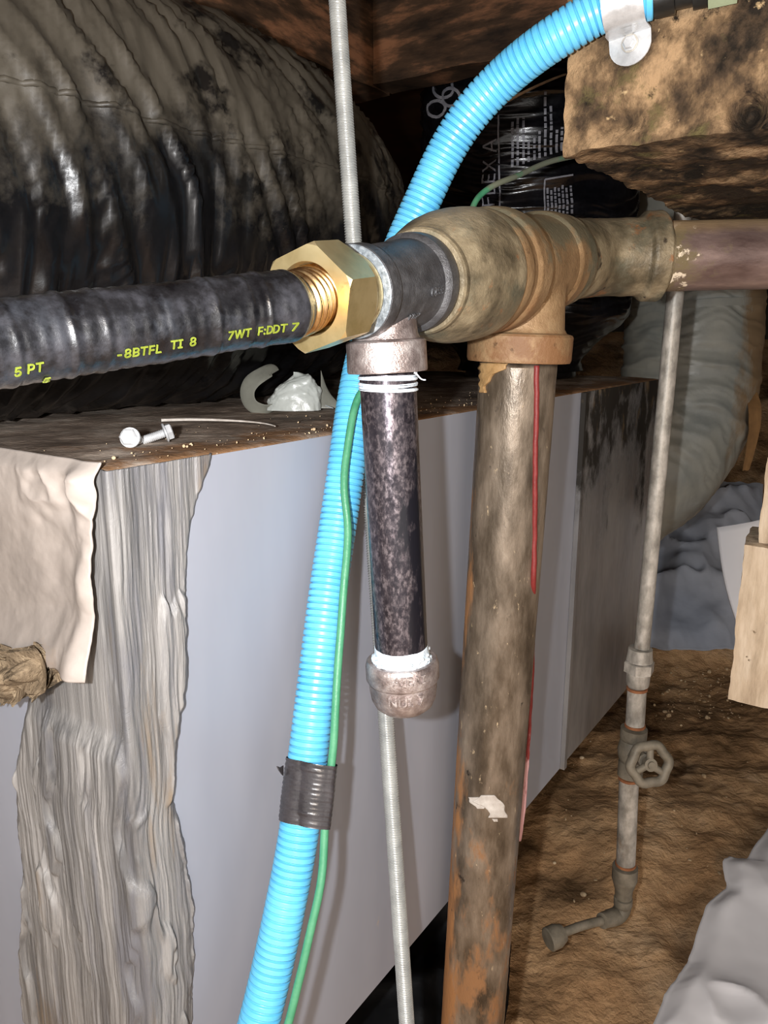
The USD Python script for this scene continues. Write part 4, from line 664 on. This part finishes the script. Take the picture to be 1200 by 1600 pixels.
t = Thing('copper_tube', 'thin tube running left from the small elbow to a flare nut', 'pipe', tb1)
t.part('tube', sweep(tpath, .0066, 20), m_valve); td = unit(tpath[-1] - tpath[-2])
t.part('flare_nut', lathe(tpath[-1] - td * .014, td, [(.0, .0085), (.001, .0125), (.012, .0168), (.026, .0168), (.0275, .015), (.028, .009)], 28), m_valve, label='flared end nut')

# ------------------------------------------------------------------ small things on the casing
def topz(p): return np.array([p[0], p[1], ZT + .0015])
def ontop(x, y): return onplane(x, y, (0, 0, ZT + .0015), ZD)
for k, (hx, hy, tip, lb) in enumerate((((200, 688), None, (.25, -.55, -.12), 'zinc hex bolt on the casing top with its head toward the viewer'), ((249, 679), None, (-.60, -.75, -.05), 'zinc hex bolt lying on its side to the right of the other bolt')) and [((200, 688), 0, (.04, .97, -.22), 'zinc hex bolt on the dusty casing with its head facing the viewer'), ((270, 677), 0, (-.93, -.35, -.30), 'zinc hex bolt lying sideways with its shank to the left')]):
    hp_, _, tdir, lab = hx, hy, tip, lb
    p = ontop(hp_[0], hp_[1] + 10); dv = unit(tdir); o = p + ZD * .0062
    t = Thing('hex_bolt', lab, 'bolt', p)
    t.part('head', join(lathe(o, dv, [(0, .0046), (.0006, .0056), (.0036, .0056), (.0040, .005)], 6), lathe(o + dv * .0041, dv, [(0, .0064), (.0010, .0066), (.0013, .0060)], 32)), m_zinc, smooth=False)
    sq = np.linspace(0, .015, 60); tri = np.abs(((sq[:, None] / .0012 - np.arange(16)[None] / 16) % 1) * 2 - 1); d3 = np.tile(dv, (60, 1)); a3 = np.tile(unit(np.cross(dv, ZD)), (60, 1))
    t.part('shank', sweep(o + dv * .0055 + sq[:, None] * dv, .0026 + .0005 * tri, 16, fr=(d3, a3, np.cross(a3, d3))), m_zinc, smooth=True)
# crumpled clear plastic
pc = ontop(460, 642); sx = RT; sy = unit(np.array([FW[0], FW[1], 0]))
az, ev = np.meshgrid(np.linspace(0, 2 * math.pi, 90), np.linspace(0, math.pi / 2, 36), indexing='ij'); pw = lambda x, e: np.sign(x) * np.abs(x) ** e
q = np.stack([np.cos(az) * np.cos(ev) * 1.6, np.sin(az) * np.cos(ev) * 1.6, np.sin(ev) * 1.6], -1); cr_ = 1 + .16 * (np.abs(2 * meshkit.fbm(q * 1.5, 3, 301) - 1) - .4)
G = pc + (.0255 * pw(np.cos(az), .8) * pw(np.cos(ev), .55) * cr_)[..., None] * sx + (.013 * pw(np.sin(az), .8) * pw(np.cos(ev), .6) * cr_)[..., None] * sy + (.001 + .0335 * np.sin(ev) ** .8 * (.92 + .12 * np.cos(az - .4)) * (.7 + .3 * sm(np.cos(az) * np.cos(ev), -.8, .1)) * cr_)[..., None] * ZD
t = Thing('plastic_scrap', 'crumpled translucent plastic packaging on the dusty casing top', 'plastic scrap', pc)
t.part('dome', grid(G[:, ::-1], .0007, nrm=ZD), m_clear, smooth=45)
u = np.linspace(0, 1, 40); cl = np.stack([np.interp(u, [0, .2, .45, .7, 1], v_) for v_ in ([430, 402, 390, 398, 428], [632, 634, 612, 592, 576])], 1); dep = np.dot(pc - CAM, FW) - .004
cl = CubicSpline(np.linspace(0, 1, 9), np.array([(432, 634), (410, 640), (392, 632), (386, 614), (392, 598), (404, 588), (416, 581), (424, 578), (429, 582)], float))(u)
wd = np.interp(u, [0, .15, .5, .8, 1], [4, 9, 12, 10, 8]); tn = np.gradient(cl, axis=0); tn /= np.linalg.norm(tn, axis=1, keepdims=True)
G = np.array([[at(c[0] + n_[1] * s_ * w_, c[1] - n_[0] * s_ * w_, dep + .006 * s_) for s_ in np.linspace(-1, 1, 7)] for c, n_, w_ in zip(cl, tn, wd)])
t.part('curled_strip', grid(G, .0007, nrm=-FW), m_clear2, smooth=True, label='dull curled strip')
flk = np.array([[ontop(503 + 18 * a, 634 + 7 * a + 5 * b) + ZD * (.003 + .002 * b) for b in (0, 1)] for a in np.linspace(0, 1, 6)]); t.part('white_flake', grid(flk, .0008, nrm=ZD), m_dope, label='bright white flake')
u = np.linspace(0, 1, 8); G = np.array([[pc + RT * (.024 + .022 * a * (1 - b * .7)) + sy * (.004 + .010 * b) + ZD * (.002 + .034 * b * (1 - .6 * a)) for b in u] for a in u]); t.part('side_flap', grid(G, .0007, nrm=-FW), m_clear2, smooth=True)
pth, _ = spline([ontop(252, 659) + ZD * .0012, ontop(300, 658) + ZD * .0012, ontop(360, 659.5) + ZD * .0012, ontop(405, 663) + ZD * .0012, ontop(430, 668) + ZD * .001], 60)
single('plastic_sliver', sweep(pth, np.interp(np.arange(60), [0, 20, 59], [.0013, .0011, .0005]), 10), m_straw if False else m_paint, 'thin pale sliver lying along the dusty casing top', 'sliver', smooth=True)
# crumbs: too many to count
rng = np.random.default_rng(12); cr = []
ico = trimesh.creation.icosphere(1)
for k in range(230):
    a, b = rng.uniform(TL + .01, .90), -rng.uniform(.003, .10) ** 1.0
    if rng.random() < .55: b = -rng.uniform(.002, .03)
    r = rng.choice([.0003, .0005, .0007, .0011], p=[.5, .3, .15, .05]); v = ico.vertices * r * rng.uniform(.5, 1.3, 3); v = v @ trimesh.transformations.random_rotation_matrix(rng.random(3))[:3, :3]
    cr.append((v + TN(a, FN + b, ZT + .0012 + r * .4), ico.faces))
single('debris', join(*cr), m_crumb, 'pale crumbs of wood and grit scattered on the dusty casing top', 'debris', smooth=30, kind='stuff')
cr = []
for k in range(170):
    x, y = (rng.uniform(1020, 1160), rng.uniform(1040, 1125)) if k < 120 else (rng.uniform(850, 1190), rng.uniform(1060, 1420))
    p = onground(x, y); r = rng.choice([.002, .0035, .006], p=[.6, .3, .1]); v = ico.vertices * r * rng.uniform(.5, 1.2, 3); cr.append((v + np.array([p[0], p[1], ground_h(p[0], p[1]) + r * .3]), ico.faces))
single('gravel', join(*cr), m_crumb, 'pale gravel crumbs strewn on the brown earth', 'gravel', smooth=30, kind='stuff')
# dry stalk under the blue conduit and a shred of bark
pth, _ = spline([at(716, 200, .72), at(770, 170, .74), at(815, 146, .75), at(884, 116, .77)], 40); single('dry_stalk', sweep(pth, np.linspace(.0022, .0010, 40), 10, ref=(0, 0, 1)), m_straw, 'thin dry stalk slanting across the printed black duct', 'stalk', smooth=True)
